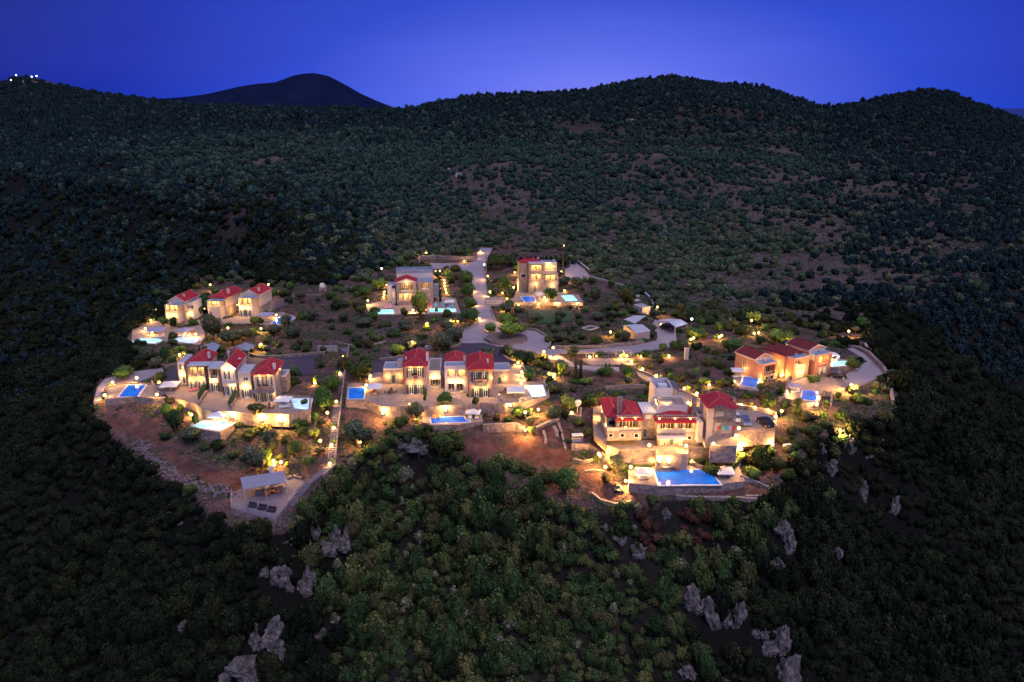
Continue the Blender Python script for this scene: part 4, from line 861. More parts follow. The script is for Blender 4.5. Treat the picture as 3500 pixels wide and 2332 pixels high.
# random shrubs between
allP=[P for P,_ in PADS]+[PATHP]+CLEAR
n=0; tries=0
vx=[p[0] for p in VIL]; vy=[p[1] for p in VIL]
while n<430 and tries<14000:
    tries+=1; X=random.uniform(min(vx),max(vx)); Y=random.uniform(min(vy),max(vy)*.999)
    if not _pin(VIL,X,Y) or any(_pin(P,X,Y) for P in allP): continue
    if any((X-a)**2+(Y-b)**2<(c*.8+.7)**2 for a,b,c in OCC): continue
    if min(distpoly(P,np.array([X]),np.array([Y]))[0] for P in allP)<1.3: continue
    if fbm(np.array([X/14]),np.array([Y/14]),91,2)[0]<.36: continue
    s=random.uniform(.9,2.3)*(1.25 if Y>200 else 1); k=random.choice(['bush','bush','shrub','olive','olive','tree','dark'])
    if k in ('olive','tree','dark'):
        s=max(s,1.5)*1.25; plant(k,(X,Y,surf(X,Y)),s*1.15,s*1.1,{'olive':'small silvery olive tree on the open garden ground','tree':'small fresh green tree on the open garden ground','dark':'small dark evergreen tree on the open garden ground'}[k],'small '+k+' trees on the open garden ground')
    else: plant(k,(X,Y,surf(X,Y)),s*1.3,s,'low green shrub on bare reddish garden soil between the villas' if k=='shrub' else 'low dark bush on bare reddish garden soil between the villas','low %ss scattered on garden soil'%('shrub' if k=='shrub' else 'bush'))
    OCC.append((X,Y,s*.6)); n+=1
# hedges
def hedge(zoom,pts,w,h,label):
    P=[hit(zoom,x,y) for x,y in pts]; V=[];rg=random
    c0=P[0]; mb=MB()
    for i in range(len(P)-1):
        a,b=P[i],P[i+1]; L_=(b-a).length; d=(b-a)/L_; nn=Vector((-d.y,d.x,0))
        A=a-c0;B=b-c0; A.z=B.z=0
        q=[A-nn*w*.38,B-nn*w*.38,B+nn*w*.38,A+nn*w*.38]; mb.slab([(v.x,v.y) for v in q],-.3,h*.85)
        for k in range(int(L_*90)):
            t=rg.random(); s=rg.choice((-1,1)); top=rg.random()<.5
            p=A.lerp(B,t)+nn*(rg.uniform(-.5,.5)*w if top else s*w*.5)+Vector((0,0,h*rg.uniform(.85,1.02) if top else rg.uniform(0,h)))
            u=Vector((rg.gauss(0,1),rg.gauss(0,1),rg.gauss(0,1))).normalized()*.12; v=u.orthogonal().normalized()*.09
            mb.quad(tuple(p+u),tuple(p+v),tuple(p-u),tuple(p-v))
    o=mb.build('hedge','hedge_leaf'); o.location=c0; tag(o,label,'hedge')
mat('hedge_leaf',(.045,.085,.025),.8,.4,6)
hedge('B',[(1128,492),(1092,545),(1062,600)],.8,1.3,'clipped hedge dividing the left and middle joined villa terraces')
hedge('B',[(1418,520),(1385,600),(1352,668)],.8,1.3,'clipped hedge dividing the middle and right joined villa terraces')
hedge('E',[(750,885),(900,885),(1050,835)],1.2,1.2,'low hedge left of the courtyard gate above the large pool')
hedge('E',[(1400,835),(1560,845),(1750,865),(1890,872)],1.2,1.2,'low hedge right of the courtyard gate above the large pool')
hedge('D',[(1372,470),(1385,540),(1398,640)],1.0,1.6,'narrow hedge on the right edge of the access road')
hedge('C',[(880,560),(890,600)],.8,1.4,'short hedge against the left tower of the central villa')
# ------------------------------------------------------------------ rocks
def rockmesh(seed):
    bm=bmesh.new(); bmesh.ops.create_icosphere(bm,subdivisions=4,radius=1); o=Vector((seed*7.3,seed*3.1,0))
    for v in bm.verts:
        p=v.co.copy(); n1=mnoise.noise(p*1.1+o); n2=mnoise.noise(p*2.7+o*2); c=mnoise.cell(p*2.3+o); r_=1+.38*n1+.22*n2+.14*(c-.5)-.22*abs(mnoise.noise(p*4.5+o))
        v.co=Vector((p.x*r_,p.y*r_*.8,p.z*r_))
    me=bpy.data.meshes.new('rock'); bm.to_mesh(me); bm.free(); me.materials.append(MAT['rock']); return me
RM=[rockmesh(s) for s in range(7)]
ROCKS=[]
def rocks(zoom,items,lab,grp):
    for i,(x,y,w,hp) in enumerate(items):
        p=hit(zoom,x,y+hp/2); sl=slant(p.x,p.y,p.z)/FP/Z[zoom][2]; w_=w*sl; h_=hp*sl
        o=bpy.data.objects.new('rock_outcrop',RM[(i*3+len(lab))%7]); COL.objects.link(o); o.location=(p.x,p.y+.5,p.z+h_*.22); o.rotation_euler=(random.uniform(-.2,.2),random.uniform(-.2,.2),random.uniform(0,6)); f_=1.25 if zoom in 'JK' else 1; o.scale=(w_*.52*f_,w_*.52*f_,h_*.62*f_)
        tag(o,lab,'rock',grp); ROCKS.append((p.x,p.y,w_*.5,h_))
rocks('J',[(870,665,80,60),(1000,640,60,90),(1060,742,100,80),(1115,650,70,80),(1187,645,45,70),(1160,705,110,60),(800,605,50,45)],'pale craggy rock just below the viewing deck','craggy rocks below the viewing deck')
rocks('J',[(810,895,110,110),(700,885,60,60),(970,900,70,95),(935,970,75,75),(845,960,60,60)],'pale craggy rock halfway down the wooded cliff left of centre','mid slope cliff rocks')
rocks('J',[(745,1225,110,130),(650,1265,90,110),(760,1320,90,90),(800,1370,90,70),(835,1410,50,50),(560,1430,170,90),(620,1500,120,80),(480,1470,90,80),(1040,1240,80,90),(1040,1085,45,70),(1120,1160,60,40),(215,1210,60,60),(500,1170,60,60)],'pale craggy rock low on the cliff near the bottom','low cliff rocks at the bottom left')
rocks('J',[(1600,115,130,60),(1660,150,70,50),(1535,120,60,40)],'rough grey rock heap below the central pool terrace','rock heap below the central terrace')
rocks('K',[(1060,715,100,80),(1100,790,60,90),(1040,900,70,60),(1355,850,50,60),(570,1075,90,100),(625,1130,80,60),(700,1150,90,140),(830,1170,70,110),(760,1200,70,80),(1050,1300,110,130),(1000,1350,90,80),(1090,1470,110,130),(940,1265,80,60),(540,1470,100,60)],'pale craggy rock on the dark wooded slope below the large pool','cliff rocks below the large pool')
rocks('K',[(285,835,80,60),(435,635,50,40),(190,770,70,40),(1490,510,50,80),(1655,590,45,90),(1320,385,80,60),(1530,320,50,30),(1270,290,40,60)],'grey boulder half hidden by bushes on the right hand slope','boulders on the right hand slope')
rocks('K',[(1405,235,60,60),(1432,270,50,70),(1385,215,40,40)],'boulder brightly lit by the warm floodlight on the outer slope','floodlit boulders on the outer slope')
rocks('B',[(1040,1045,40,35),(1072,1085,30,20),(1320,1110,35,25),(1050,1190,40,70),(1285,1010,80,35),(1100,1210,30,50),(1380,1260,30,40),(870,1060,40,30),(650,710,60,40),(940,1100,40,30)],'small pale boulder beside the red dirt road','boulders beside the red dirt road')
rocks('H',[(965,700,40,30),(930,670,40,40),(1000,780,90,60),(850,600,60,30),(800,1390,80,70),(860,1320,50,60)],'small boulder beside the stepped path to the viewing deck','boulders near the stepped path')
rocks('F',[(540,610,30,60),(1780,1370,60,60),(1560,1500,50,60),(700,50,120,30),(820,75,100,40),(1920,480,60,40),(1280,1270,90,40)],'weathered boulder on the slopes beside the orange villas','boulders beside the orange villas')
rocks('D',[(330,960,120,40),(430,950,90,35),(250,985,80,30),(380,1235,90,30)],'flat grey boulder in the garden left of the access road','boulders left of the access road')
rocks('G',[(1290,1580-1200,60,40),(870,215,60,35),(2260,190,110,30),(2330,1000,60,60)],'rough boulder near the carports and side road','boulders near the carports')
rocks('E',[(690,255,60,25),(760,255,50,25),(840,305,90,30),(720,1150,120,70),(760,1190,60,40),(650,1130,50,40)],'boulder on bare soil beside the large front villa','boulders beside the large front villa')
# rubble along the dirt road (nobody could count it)
mb=MB(); rp=[hit('B',x,y) for x,y in ((480,1000),(560,1090),(640,1180),(740,1260),(830,1330),(960,1390),(1100,1450),(1250,1480),(1370,1500))]
for i in range(len(rp)-1):
    for k in range(46):
        q=rp[i].lerp(rp[i+1],random.random()); X=q.x+random.gauss(0,.9); Y=q.y+random.gauss(0,.7); r_=random.uniform(.1,.38)
        n0=len(mb.v); mb.ball((X,Y,surf(X,Y)+r_*.3),r_,6,4,(1,random.uniform(.6,1),random.uniform(.5,.9)))
        for j in range(n0,len(mb.v)): v=mb.v[j]; mb.v[j]=(v[0]+random.uniform(-.15,.15)*r_,v[1]+random.uniform(-.15,.15)*r_,v[2]+random.uniform(-.15,.15)*r_)
tag(mb.build('rubble_bank','rock_pile'),'bank of tumbled stones along the outer edge of the dirt road','rubble',kind='stuff')
# ------------------------------------------------------------------ forest
pts=[]
def cand(x0,x1,y0,y1,st):
    xs=np.arange(x0,x1,st); ys=np.arange(y0,y1,st); X,Y=np.meshgrid(xs,ys)
    return (X+rng.uniform(-.48,.48,X.shape)*st).ravel(),(Y+rng.uniform(-.48,.48,X.shape)*st).ravel()
bands=[(-190,190,70,150,1.5,1.62),(-260,260,150,230,2.1,2.0),(-370,370,230,340,2.9,2.5),(-540,540,340,520,3.3,2.7),(-820,820,520,800,4.3,3.4),(-1450,1450,800,1450,6.6,4.7)]
AX=[];AY=[];AS=[]
for (x0,x1,y0,y1,st,s) in bands:
    X,Y=cand(x0,x1,y0,y1,st); k=np.abs(X)<.98*Y+40; X=X[k];Y=Y[k]
    AX.append(X);AY.append(Y);AS.append(np.full(X.shape,s))
X=np.concatenate(AX);Y=np.concatenate(AY);Sx=np.concatenate(AS)
inv_=inpoly(VIL,X,Y); dv_=distpoly(VIL,X,Y); k=~inv_|((dv_<2+11*vn(X/9,Y/9,12))&(Y>165)&(rng.random(X.shape)<.75))
for P,_ in PADS: k&=~inpoly(P,X,Y)&(distpoly(P,X,Y)>1.3)
for P in CLEAR: k&=~inpoly(P,X,Y)
right=inpoly(PLAT,X,Y)&(Y>180)&(X>-60+0*(Y))
openn=.6*fbm(X/38,Y/38,55,3)+.4*fbm(X/10,Y/10,66,2)
thr=np.where(right,.48,np.where(Y<165,.10,np.where(Y<260,.22,.36)))
thr=np.where((Y>420)&(X/Y<-.1),.40,thr); thr=thr-.16*sstep(600,900,Y)
speck=vn(X/4.5,Y/4.5,88); keep=((openn>thr)&((speck>.36-.3*sstep(550,850,Y))|(~right)|(Y<170)))|(rng.random(X.shape)<np.where(right,.2,.3))
k&=keep
for (rx,ry,rw,rh) in ROCKS: k&=~((np.abs(X-rx)<rw+.35)&(Y<ry+.4)&(Y>ry-1.6-rh*.35))
for zz_,x_,y_,r_ in (('L',500,520,22),('L',1250,640,20),('L',1290,470,25),('M',1400,930,14),('M',700,740,14),('M',430,330,30),('W',1160,480,16),('M',1100,700,14),('M',800,1050,10),('W',1085,405,30),('M',1800,900,12),('M',1000,1040,12),('W',620,372,28),('W',1320,290,36)):
    p=hit(zz_,x_,y_); k&=((X-p.x)**2+((Y-p.y)*.5)**2>(r_*(.2+1.0*vn(X/7,Y/7,3)))**2)|(rng.random(X.shape)<.22)
X=X[k];Y=Y[k];Sx=Sx[k]; Zf=base_z(X,Y)
sc_=Sx*rng.uniform(.55,1.35,X.shape)*np.where(right[k],.92,1.12)*(.8+.4*vn(X/20,Y/20,9))
t=X/Y
vignette_w=np.clip(np.where(Y<250,sstep(.24,.46,np.abs(t-.02)),sstep(.34,.56,np.abs(t+.03))*.85)+np.clip(.75*sstep(.06,.5,np.abs(t-.02))*(1-sstep(108,120,Y)),0,1),0,1)  # edge and corner weights of the painted vignette
dark=rng.random(X.shape)<vignette_w
slx=Y*math.cos(PT)+(HC-Zf)*math.sin(PT)
# in frame test, then the 300 that show largest become trees of their own
cy=HC-Zf; fy=(-(cy)*math.cos(PT)+Y*math.sin(PT)); vpx=1166-FP*fy/slx; upx=1750+FP*X/slx
inf=(vpx>0)&(vpx<2325)&(upx>5)&(upx<3495)
order=np.argsort(-(sc_/slx)*inf); big=set(order[:290].tolist())
for i in order[:290]:
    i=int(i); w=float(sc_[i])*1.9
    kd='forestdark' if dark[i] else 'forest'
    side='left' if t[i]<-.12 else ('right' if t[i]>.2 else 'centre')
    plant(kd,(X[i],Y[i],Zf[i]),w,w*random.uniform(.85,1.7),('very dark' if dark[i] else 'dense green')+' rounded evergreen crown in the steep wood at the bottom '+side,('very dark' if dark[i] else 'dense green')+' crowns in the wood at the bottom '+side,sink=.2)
rest=np.array([i for i in range(len(X)) if i not in big])
print('forest instances',len(rest))
pc=bpy.data.collections.new('tree_forms')
forms=[]
def form(me,nm): o=bpy.data.objects.new(nm,me); pc.objects.link(o); forms.append(o)
for i in range(5): form(KIND['forest'][i],'form_a%d'%i)
for i in range(3): form(KIND['forestdark'][i],'form_b%d'%i)
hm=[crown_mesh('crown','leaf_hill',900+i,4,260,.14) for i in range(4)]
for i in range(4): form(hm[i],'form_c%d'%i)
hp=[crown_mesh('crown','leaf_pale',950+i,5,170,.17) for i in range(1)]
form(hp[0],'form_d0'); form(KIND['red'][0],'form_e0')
for i in range(4): form(crown_mesh('crown','leaf_hazed',970+i,4,200,.16),'form_f%d'%i)
form(crown_mesh('crown','leaf_fardark',990,6,200,.17),'form_g0'); form(crown_mesh('crown','leaf_painted_shade',991,6,200,.17),'form_h0')
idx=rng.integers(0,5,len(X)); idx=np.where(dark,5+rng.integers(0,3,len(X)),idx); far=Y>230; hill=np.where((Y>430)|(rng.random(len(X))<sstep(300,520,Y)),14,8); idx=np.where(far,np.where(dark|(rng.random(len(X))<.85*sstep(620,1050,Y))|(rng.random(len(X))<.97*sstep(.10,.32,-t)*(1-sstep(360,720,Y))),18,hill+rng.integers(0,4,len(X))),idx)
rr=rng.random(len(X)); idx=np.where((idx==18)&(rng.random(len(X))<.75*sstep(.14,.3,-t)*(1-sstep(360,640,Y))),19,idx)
idx=np.where((rr<np.where(Y<230,.045,.015))&~dark&(Y<420),12,idx)
for zz_,x_,y_,r_ in (('J',890,760,2.2),('K',600,650,3.6),('K',350,730,2.4)):
    p=hit(zz_,x_,y_); idx=np.where((X-p.x)**2+(Y-p.y)**2<r_*r_,13,idx)
def scatter(name,label,cat,X,Y,Zs,S,idx,coll,zr=(.75,1.2)):
    n=len(X); me=bpy.data.meshes.new(name); me.vertices.add(n); me.vertices.foreach_set('co',np.stack([X,Y,Zs],-1).reshape(-1).astype(np.float32))
    def attr(nm,ty,a): q=me.attributes.new(nm,ty,'POINT'); q.data.foreach_set('value' if ty!='FLOAT_VECTOR' else 'vector',a)
    attr('form','INT',idx.astype(np.int32)); attr('size','FLOAT_VECTOR',np.stack([S,S,S*rng.uniform(*zr,n)],-1).reshape(-1).astype(np.float32))
    attr('turn','FLOAT_VECTOR',np.stack([rng.uniform(-.12,.12,n),rng.uniform(-.12,.12,n),rng.uniform(0,6.28,n)],-1).reshape(-1).astype(np.float32))
    fo=bpy.data.objects.new(name,me); COL.objects.link(fo); tag(fo,label,cat,kind='stuff')
    ng=bpy.data.node_groups.new('scatter','GeometryNodeTree'); ng.interface.new_socket('Geometry',in_out='INPUT',socket_type='NodeSocketGeometry'); ng.interface.new_socket('Geometry',in_out='OUTPUT',socket_type='NodeSocketGeometry')
    gi=ng.nodes.new('NodeGroupInput'); g_o=ng.nodes.new('NodeGroupOutput'); ip=ng.nodes.new('GeometryNodeInstanceOnPoints'); ci=ng.nodes.new('GeometryNodeCollectionInfo')
    ci.inputs['Collection'].default_value=coll; ci.inputs['Separate Children'].default_value=True; ci.inputs['Reset Children'].default_value=True
    def na(nm,ty): a=ng.nodes.new('GeometryNodeInputNamedAttribute'); a.data_type=ty; a.inputs['Name'].default_value=nm; return [o for o in a.outputs if o.name=='Attribute' and o.enabled][0]
    ng.links.new(gi.outputs[0],ip.inputs['Points']); ng.links.new(ci.outputs[0],ip.inputs['Instance']); ip.inputs['Pick Instance'].default_value=True
    ng.links.new(na('form','INT'),ip.inputs['Instance Index']); ng.links.new(na('size','FLOAT_VECTOR'),ip.inputs['Scale']); ng.links.new(na('turn','FLOAT_VECTOR'),ip.inputs['Rotation'])
    ng.links.new(ip.outputs[0],g_o.inputs[0]); md=fo.modifiers.new('scatter','NODES'); md.node_group=ng
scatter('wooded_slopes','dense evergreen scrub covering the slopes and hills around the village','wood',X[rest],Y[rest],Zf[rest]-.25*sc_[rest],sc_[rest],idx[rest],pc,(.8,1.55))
# low undergrowth on the plateau (nobody could count it)
uc=bpy.data.collections.new('tuft_forms')
for i,(m_,l_,s_) in enumerate((('leaf_forest',150,.2),('leaf_olive',120,.2),('leaf_garden',120,.2),('leaf_dry',110,.2))):
    o=bpy.data.objects.new('tuft_%d'%i,crown_mesh('tuft',m_,700+i,4,l_,s_,flat=.35,core=False)); uc.objects.link(o)
UX,UY=cand(-105,95,105,262,.95)
u=inpoly(PLAT,UX,UY)|(distpoly(PLAT,UX,UY)<3)
for P,_ in PADS: u&=~inpoly(P,UX,UY)&(distpoly(P,UX,UY)>.5)
u&=~inpoly(PATHP,UX,UY)
for P in CLEAR: u&=~inpoly(P,UX,UY)|(rng.random(UX.shape)<.03)
u&=fbm(UX/8,UY/8,301,3)+.25*(rng.random(UX.shape)-.5)>.47
UX=UX[u];UY=UY[u]; print('tufts',len(UX))
kc=bpy.data.collections.new('stone_forms')
for i in range(3):
    bm=bmesh.new(); bmesh.ops.create_icosphere(bm,subdivisions=2,radius=1)
    for v in bm.verts: v.co*=1+.5*mnoise.noise(v.co*1.3+Vector((i*9,0,0))); v.co.z*=.6
    m_=bpy.data.meshes.new('stone'); bm.to_mesh(m_); bm.free(); m_.materials.append(MAT['rock']); kc.objects.link(bpy.data.objects.new('stone_%d'%i,m_))
QX,QY=cand(-105,95,105,262,1.5)
u=inpoly(PLAT,QX,QY)
for P,_ in PADS: u&=~inpoly(P,QX,QY)&(distpoly(P,QX,QY)>.4)
u&=(fbm(QX/11,QY/11,401,3)+.3*(rng.random(QX.shape)-.5)>.56); QX=QX[u];QY=QY[u]
HX,HY=cand(-60,330,235,520,3.0); u=inpoly(PLAT,HX,HY)&~inpoly(VIL,HX,HY)&(np.abs(HX)<.75*HY)
for P,_ in PADS: u&=~inpoly(P,HX,HY)
HX=HX[u];HY=HY[u]; u2=(fbm(HX/17,HY/17,411,3)+.3*(rng.random(HX.shape)-.5)>.55); RX=HX[u2];RY=HY[u2]
nq=len(QX); QX=np.concatenate([QX,RX]);QY=np.concatenate([QY,RY]); QS=np.concatenate([rng.uniform(.08,.42,nq)**1.2,rng.uniform(.2,.75,len(RX))]); print('stones',len(QX))
scatter('scattered_stones','loose pale stones strewn over the bare ground between the villas','stones',QX,QY,base_z(QX,QY),QS,rng.integers(0,3,len(QX)),kc,(.6,1))
nq=len(UX); UX=np.concatenate([UX,HX]);UY=np.concatenate([UY,HY])
scatter('low_undergrowth','low wild tufts and small plants on the open ground between the villas and on the hillside','undergrowth',UX,UY,base_z(UX,UY)-.05,np.concatenate([rng.uniform(.22,.75,nq),rng.uniform(.5,1.2,len(HX))]),rng.choice([0,1,2,3],len(UX),p=[.4,.25,.1,.25]),uc,(.4,.9))
# ------------------------------------------------------------------ garden lamps
def lampmesh(nm,mb,m):
    me=bpy.data.meshes.new(nm); me.from_pydata(mb.v,[],mb.f); me.materials.append(MAT[m]); return me
GL=lampmesh('globe',MB().ball((0,0,0),.32,10,7),'lamp_warm'); GLW=lampmesh('globe',MB().ball((0,0,0),.34,8,6),'lamp_white'); GLB=lampmesh('globe',MB().ball((0,0,0),.3,8,6),'lamp_warm')
BASE=lampmesh('base',MB().bar((0,0,0),(0,0,.3),.1,6,.06),'metal_grey'); POST=lampmesh('post',MB().bar((0,0,0),(0,0,1),.055,6,.04),'metal_grey'); TALL=lampmesh('post',MB().bar((0,0,0),(0,0,1),.13,6,.08),'dark_wood')
LD={}
def lights(zoom,items,lab,grp):
    for it in items:
        x,y,h,pw=it[:4]; white=len(it)>4 and it[4]=='w'; strong=len(it)>4 and it[4]=='s'
        p=hit(zoom,x,y,h); d_=rayd(zoom,x,y); hr=HC+d_[2]*p.y/d_[1]-p.z
        if h<1.5 and hr>h+.3: h=min(hr,2.2)
        lb=it[5] if len(it)>5 else lab; g=None if len(it)>5 else grp
        r=empty('street_lamp' if h>1.4 else 'garden_lamp',p,0,lb,'lamp',g)
        b=bpy.data.objects.new('post' if h>.9 else 'base',(TALL if h>4 else POST) if h>.9 else BASE); COL.objects.link(b); b.parent=r
        b.scale=(1,1,h) if h>.9 else (1,1,max(.25,h)/.3)
        gb=bpy.data.objects.new('globe',GLW if white else (GLB if strong else GL)); COL.objects.link(gb); gb.parent=r; gb.location=(0,0,max(.3,h)+.1)
        if h<1.6 and not white and lb==lab:
            for _k in range(2):
                an=random.uniform(0,6.28); X_=p.x+math.cos(an)*1.15; Y_=p.y+abs(math.sin(an))*.9+.25
                if pad_z(X_,Y_) is None and random.random()<.75: sz_=random.uniform(.7,1.3); plant('glow',(X_,Y_,surf(X_,Y_)),sz_*1.2,sz_,'small added shrub painted lamplit yellow-green right beside a garden lamp','added lamplit-painted shrubs beside garden lamps')  # shrubs added in lamplit leaf colour to spread the lamp glow
        key=(pw,white,h<1.1)
        if key not in LD:
            l=bpy.data.lights.new('bulb_light','POINT'); l.energy=pw*(3.5 if white else (23.0 if h<1.1 else 52.0)); l.color=(.7,.85,1) if white else (1,.50,.12); l.shadow_soft_size=.22; LD[key]=l
        lo=bpy.data.objects.new('bulb_light',LD[key]); COL.objects.link(lo); lo.parent=r; lo.location=(0,-.28,max(.3,h)+.3)
lights('A',[(455,545,.6,70),(395,605,.6,70),(390,660,.6,60),(325,755,.5,60),(403,800,.5,60),(783,790,.4,40),(905,820,.5,60)],'warm lamp low on the terrace wall around the two glowing pools','lamps around the two glowing pools')
lights('A',[(1275,748,2.2,120),(1655,755,1,160,'s','brilliant lamp in a shrub below the terrace of the right upper villa'),(1655,937,1.8,90),(720,1055,.5,80),(787,1043,.5,60),(1830,600,.6,70),(1072,250,2,50),(1740,248,4,60),(2275,1380,.4,50)],'warm lamp glowing among shrubs near the upper left villas','lamps among shrubs at the upper left')
lights('B',[(235,440,1,70),(160,560,.8,80),(655,555,.8,90),(463,397,1.4,70),(677,440,.3,60)],'warm lamp on the rim of the far left pool terrace','lamps round the far left pool terrace')
lights('B',[(980,745,.4,70),(1205,780,.3,60),(1365,757,.6,90),(1645,772,.5,90),(1825,762,.5,110),(860,660,.3,60),(2268,727,1.6,50),(2200,993,1.4,60)],'warm lamp in the garden below the joined villas','lamps below the joined villas')
lights('B',[(1757,1182,.6,70),(1765,1217,.6,60),(1828,1195,.7,90)],'one of three warm lamps clustered behind the pavilion roof','three lamps behind the pavilion')
lights('C',[(762,62,2.6,60),(2085,157,2.2,90),(2178,117,2.2,80),(1897,768,2.3,70)],'round lamp on a slim post near the central villa','post lamps near the central villa')
lights('C',[(1812,200,.8,90),(1825,270,.5,60),(1862,362,.5,60),(1875,410,.5,60),(1858,478,.5,70)],'warm lamp on the wall of the stairs right of the central villa','lamps up the stair wall right of the central villa')
lights('C',[(342,403,.5,80),(300,495,.5,70),(1748,695,.5,60),(1097,745,.6,60),(825,790,.3,80),(465,775,.3,70),(740,690,.3,50)],'warm lamp set low against the central terrace walls','lamps low on the central terrace walls')
lights('C',[(2030,740,1.0,200,'s','brilliant floodlight in front of the right end of the central terrace'),(1898,945,1.4,90,'s','brilliant floodlight on the red bank below the central villa'),(235,1065,1.2,30,'','small warm lamp alone in the dark trees left of the central pool')],'','')
lights('C',[(2137,380,.5,60),(2185,388,.5,50),(2185,408,.5,50)],'one of three small lamps round an orange-lit bush','three lamps round the orange-lit bush')
lights('D',[(757,192,2.4,60),(1300,180,.4,70),(1243,240,.4,70),(1138,275,.4,70),(1373,425,1.8,70),(1395,583,1.8,70),(1225,572,.2,60),(1245,712,.2,50),(1290,858,.2,60),(852,378,1.6,60),(893,375,1.6,60),(766,905,1.6,60),(1003,878,.5,50),(1072,878,.5,50)],'warm lamp beside the pale access road','lamps beside the access road')
lights('D',[(935,467,.4,45),(938,498,.4,45),(942,528,.4,45),(950,562,.4,45),(958,595,.4,45),(352,512,.6,70),(337,585,.4,50),(333,612,.4,50),(328,640,.4,50),(168,672,1.2,70),(622,770,.5,90),(720,740,.3,60)],'warm step lamp beside the grey flat-roofed villa','step lamps beside the grey villa')
lights('D',[(307,350,4.5,160,'w','bluish white lamp on a tall post in the dark wood behind the grey villa'),(1337,312,4.5,70,'w','white lamp on the dark pole beside the access road'),(2137,120,9,40,'','small lamp on the tall wooden pole behind the three-storey villa')],'','')
lights('D',[(1645,390,.6,70),(1677,465,.6,70),(1635,540,1.6,60),(1520,597,.3,40),(1740,573,.5,60),(1683,715,.5,70),(1882,712,.5,70),(2070,707,.5,70),(2268,703,.5,70),(1945,643,.3,70),(1965,677,.5,80),(2145,572,.5,60),(2112,382,1.6,70),(2170,472,.5,60),(1567,655,.3,40),(1530,765,.3,50)],'warm lamp around the three-storey villa and its pools','lamps around the three-storey villa')
lights('D',[(1395,945,.8,110),(1585,862,1.2,70)],'warm lamp hidden in the trees of the turning circle','lamps in the turning circle trees')
lights('E',[(958,36,.4,70),(1088,98,.4,70),(1212,157,.4,70),(1355,220,.4,70),(1472,267,.4,70),(1390,355,.5,80),(1890,375,.5,80),(2020,403,.5,80),(2147,427,.5,80)],'warm lamp in the row along the low wall of the sloping path','row of lamps along the sloping path')
lights('E',[(2275,433,1.6,90),(2217,487,.8,70),(2205,592,.3,50),(1870,597,1.2,110),(1905,665,1.2,110),(1877,747,.8,90)],'warm lamp at the edge of the parking court','lamps round the parking court')
lights('E',[(620,365,.5,80),(585,438,1.2,80),(595,503,1.2,80),(615,560,1.4,110),(550,700,.8,90),(562,743,.8,80),(1023,763,.8,80),(1370,763,.8,80)],'warm lamp along the driveway and yard of the large front villa','lamps along the driveway of the large front villa')
lights('E',[(1045,918,.7,26),(1210,912,.7,30),(1422,912,.7,34),(847,963,.7,50),(1118,905,.6,40)],'warm lamp on the curved wall behind the large pool','lamps behind the large pool')
lights('E',[(800,1095,1.2,220,'s','brilliant floodlight over the stone heap left of the large pool'),(607,963,.3,60,'','small warm lamp on the bank left of the large pool'),(288,450,.3,30,'','tiny lamp under the bright green tree left of the large villa'),(823,140,.3,30,'','tiny lamp at the foot of the thin tree beside the sloping path'),(1590,187,.3,50,'','small lamp lighting the yellow tree beside the sloping path'),(1630,745,.3,60,'','small lamp under the leafy tree in front of the laundry balcony')],'','')
lights('F',[(882,268,2.2,70),(907,390,.8,60),(950,385,.8,60),(600,410,.8,60),(577,425,.8,60),(308,447,.8,60),(335,433,.8,60),(1225,500,.4,50)],'warm lamp among trees behind the orange villas','lamps among trees behind the orange villas')
lights('F',[(317,255,4.2,200,'w','bluish white lamp on a tall post beside the right carport'),(1803,370,1.6,90,'','warm lamp alone on the bank beyond the orange villas'),(1825,878,1.8,220,'s','brilliant floodlight on the bank below the right paved drive'),(1720,1308,1.2,220,'s','brilliant floodlight over the pale boulders on the outer slope')],'','')
lights('F',[(1163,790,.5,60),(963,828,.3,40),(722,848,.3,30),(1215,943,.5,50),(1225,968,.5,50),(1515,995,.3,40),(1497,1065,.8,100),(1640,640,.4,30)],'warm lamp beside the pools of the orange villas','lamps beside the orange villa pools')
lights('G',[(928,730,1.3,70),(1558,395,2.6,60),(650,1064,.3,80),(1065,1062,.3,80),(745,1052,.3,30),(1145,1052,.3,30),(1208,1125,.4,60),(1343,1054,.3,70),(1710,1052,.3,60)],'warm lamp near the slatted screen and side road','lamps near the side road')
# path lights between the villas
lights('W',[(789,822,.2,16),(781,860,.2,16),(773,925,.2,14),(767,985,.2,14),(762,1025,.2,18),(758,1068,.2,20)],'pale yellow light at the side of the straight stepped path','lights along the stepped path')
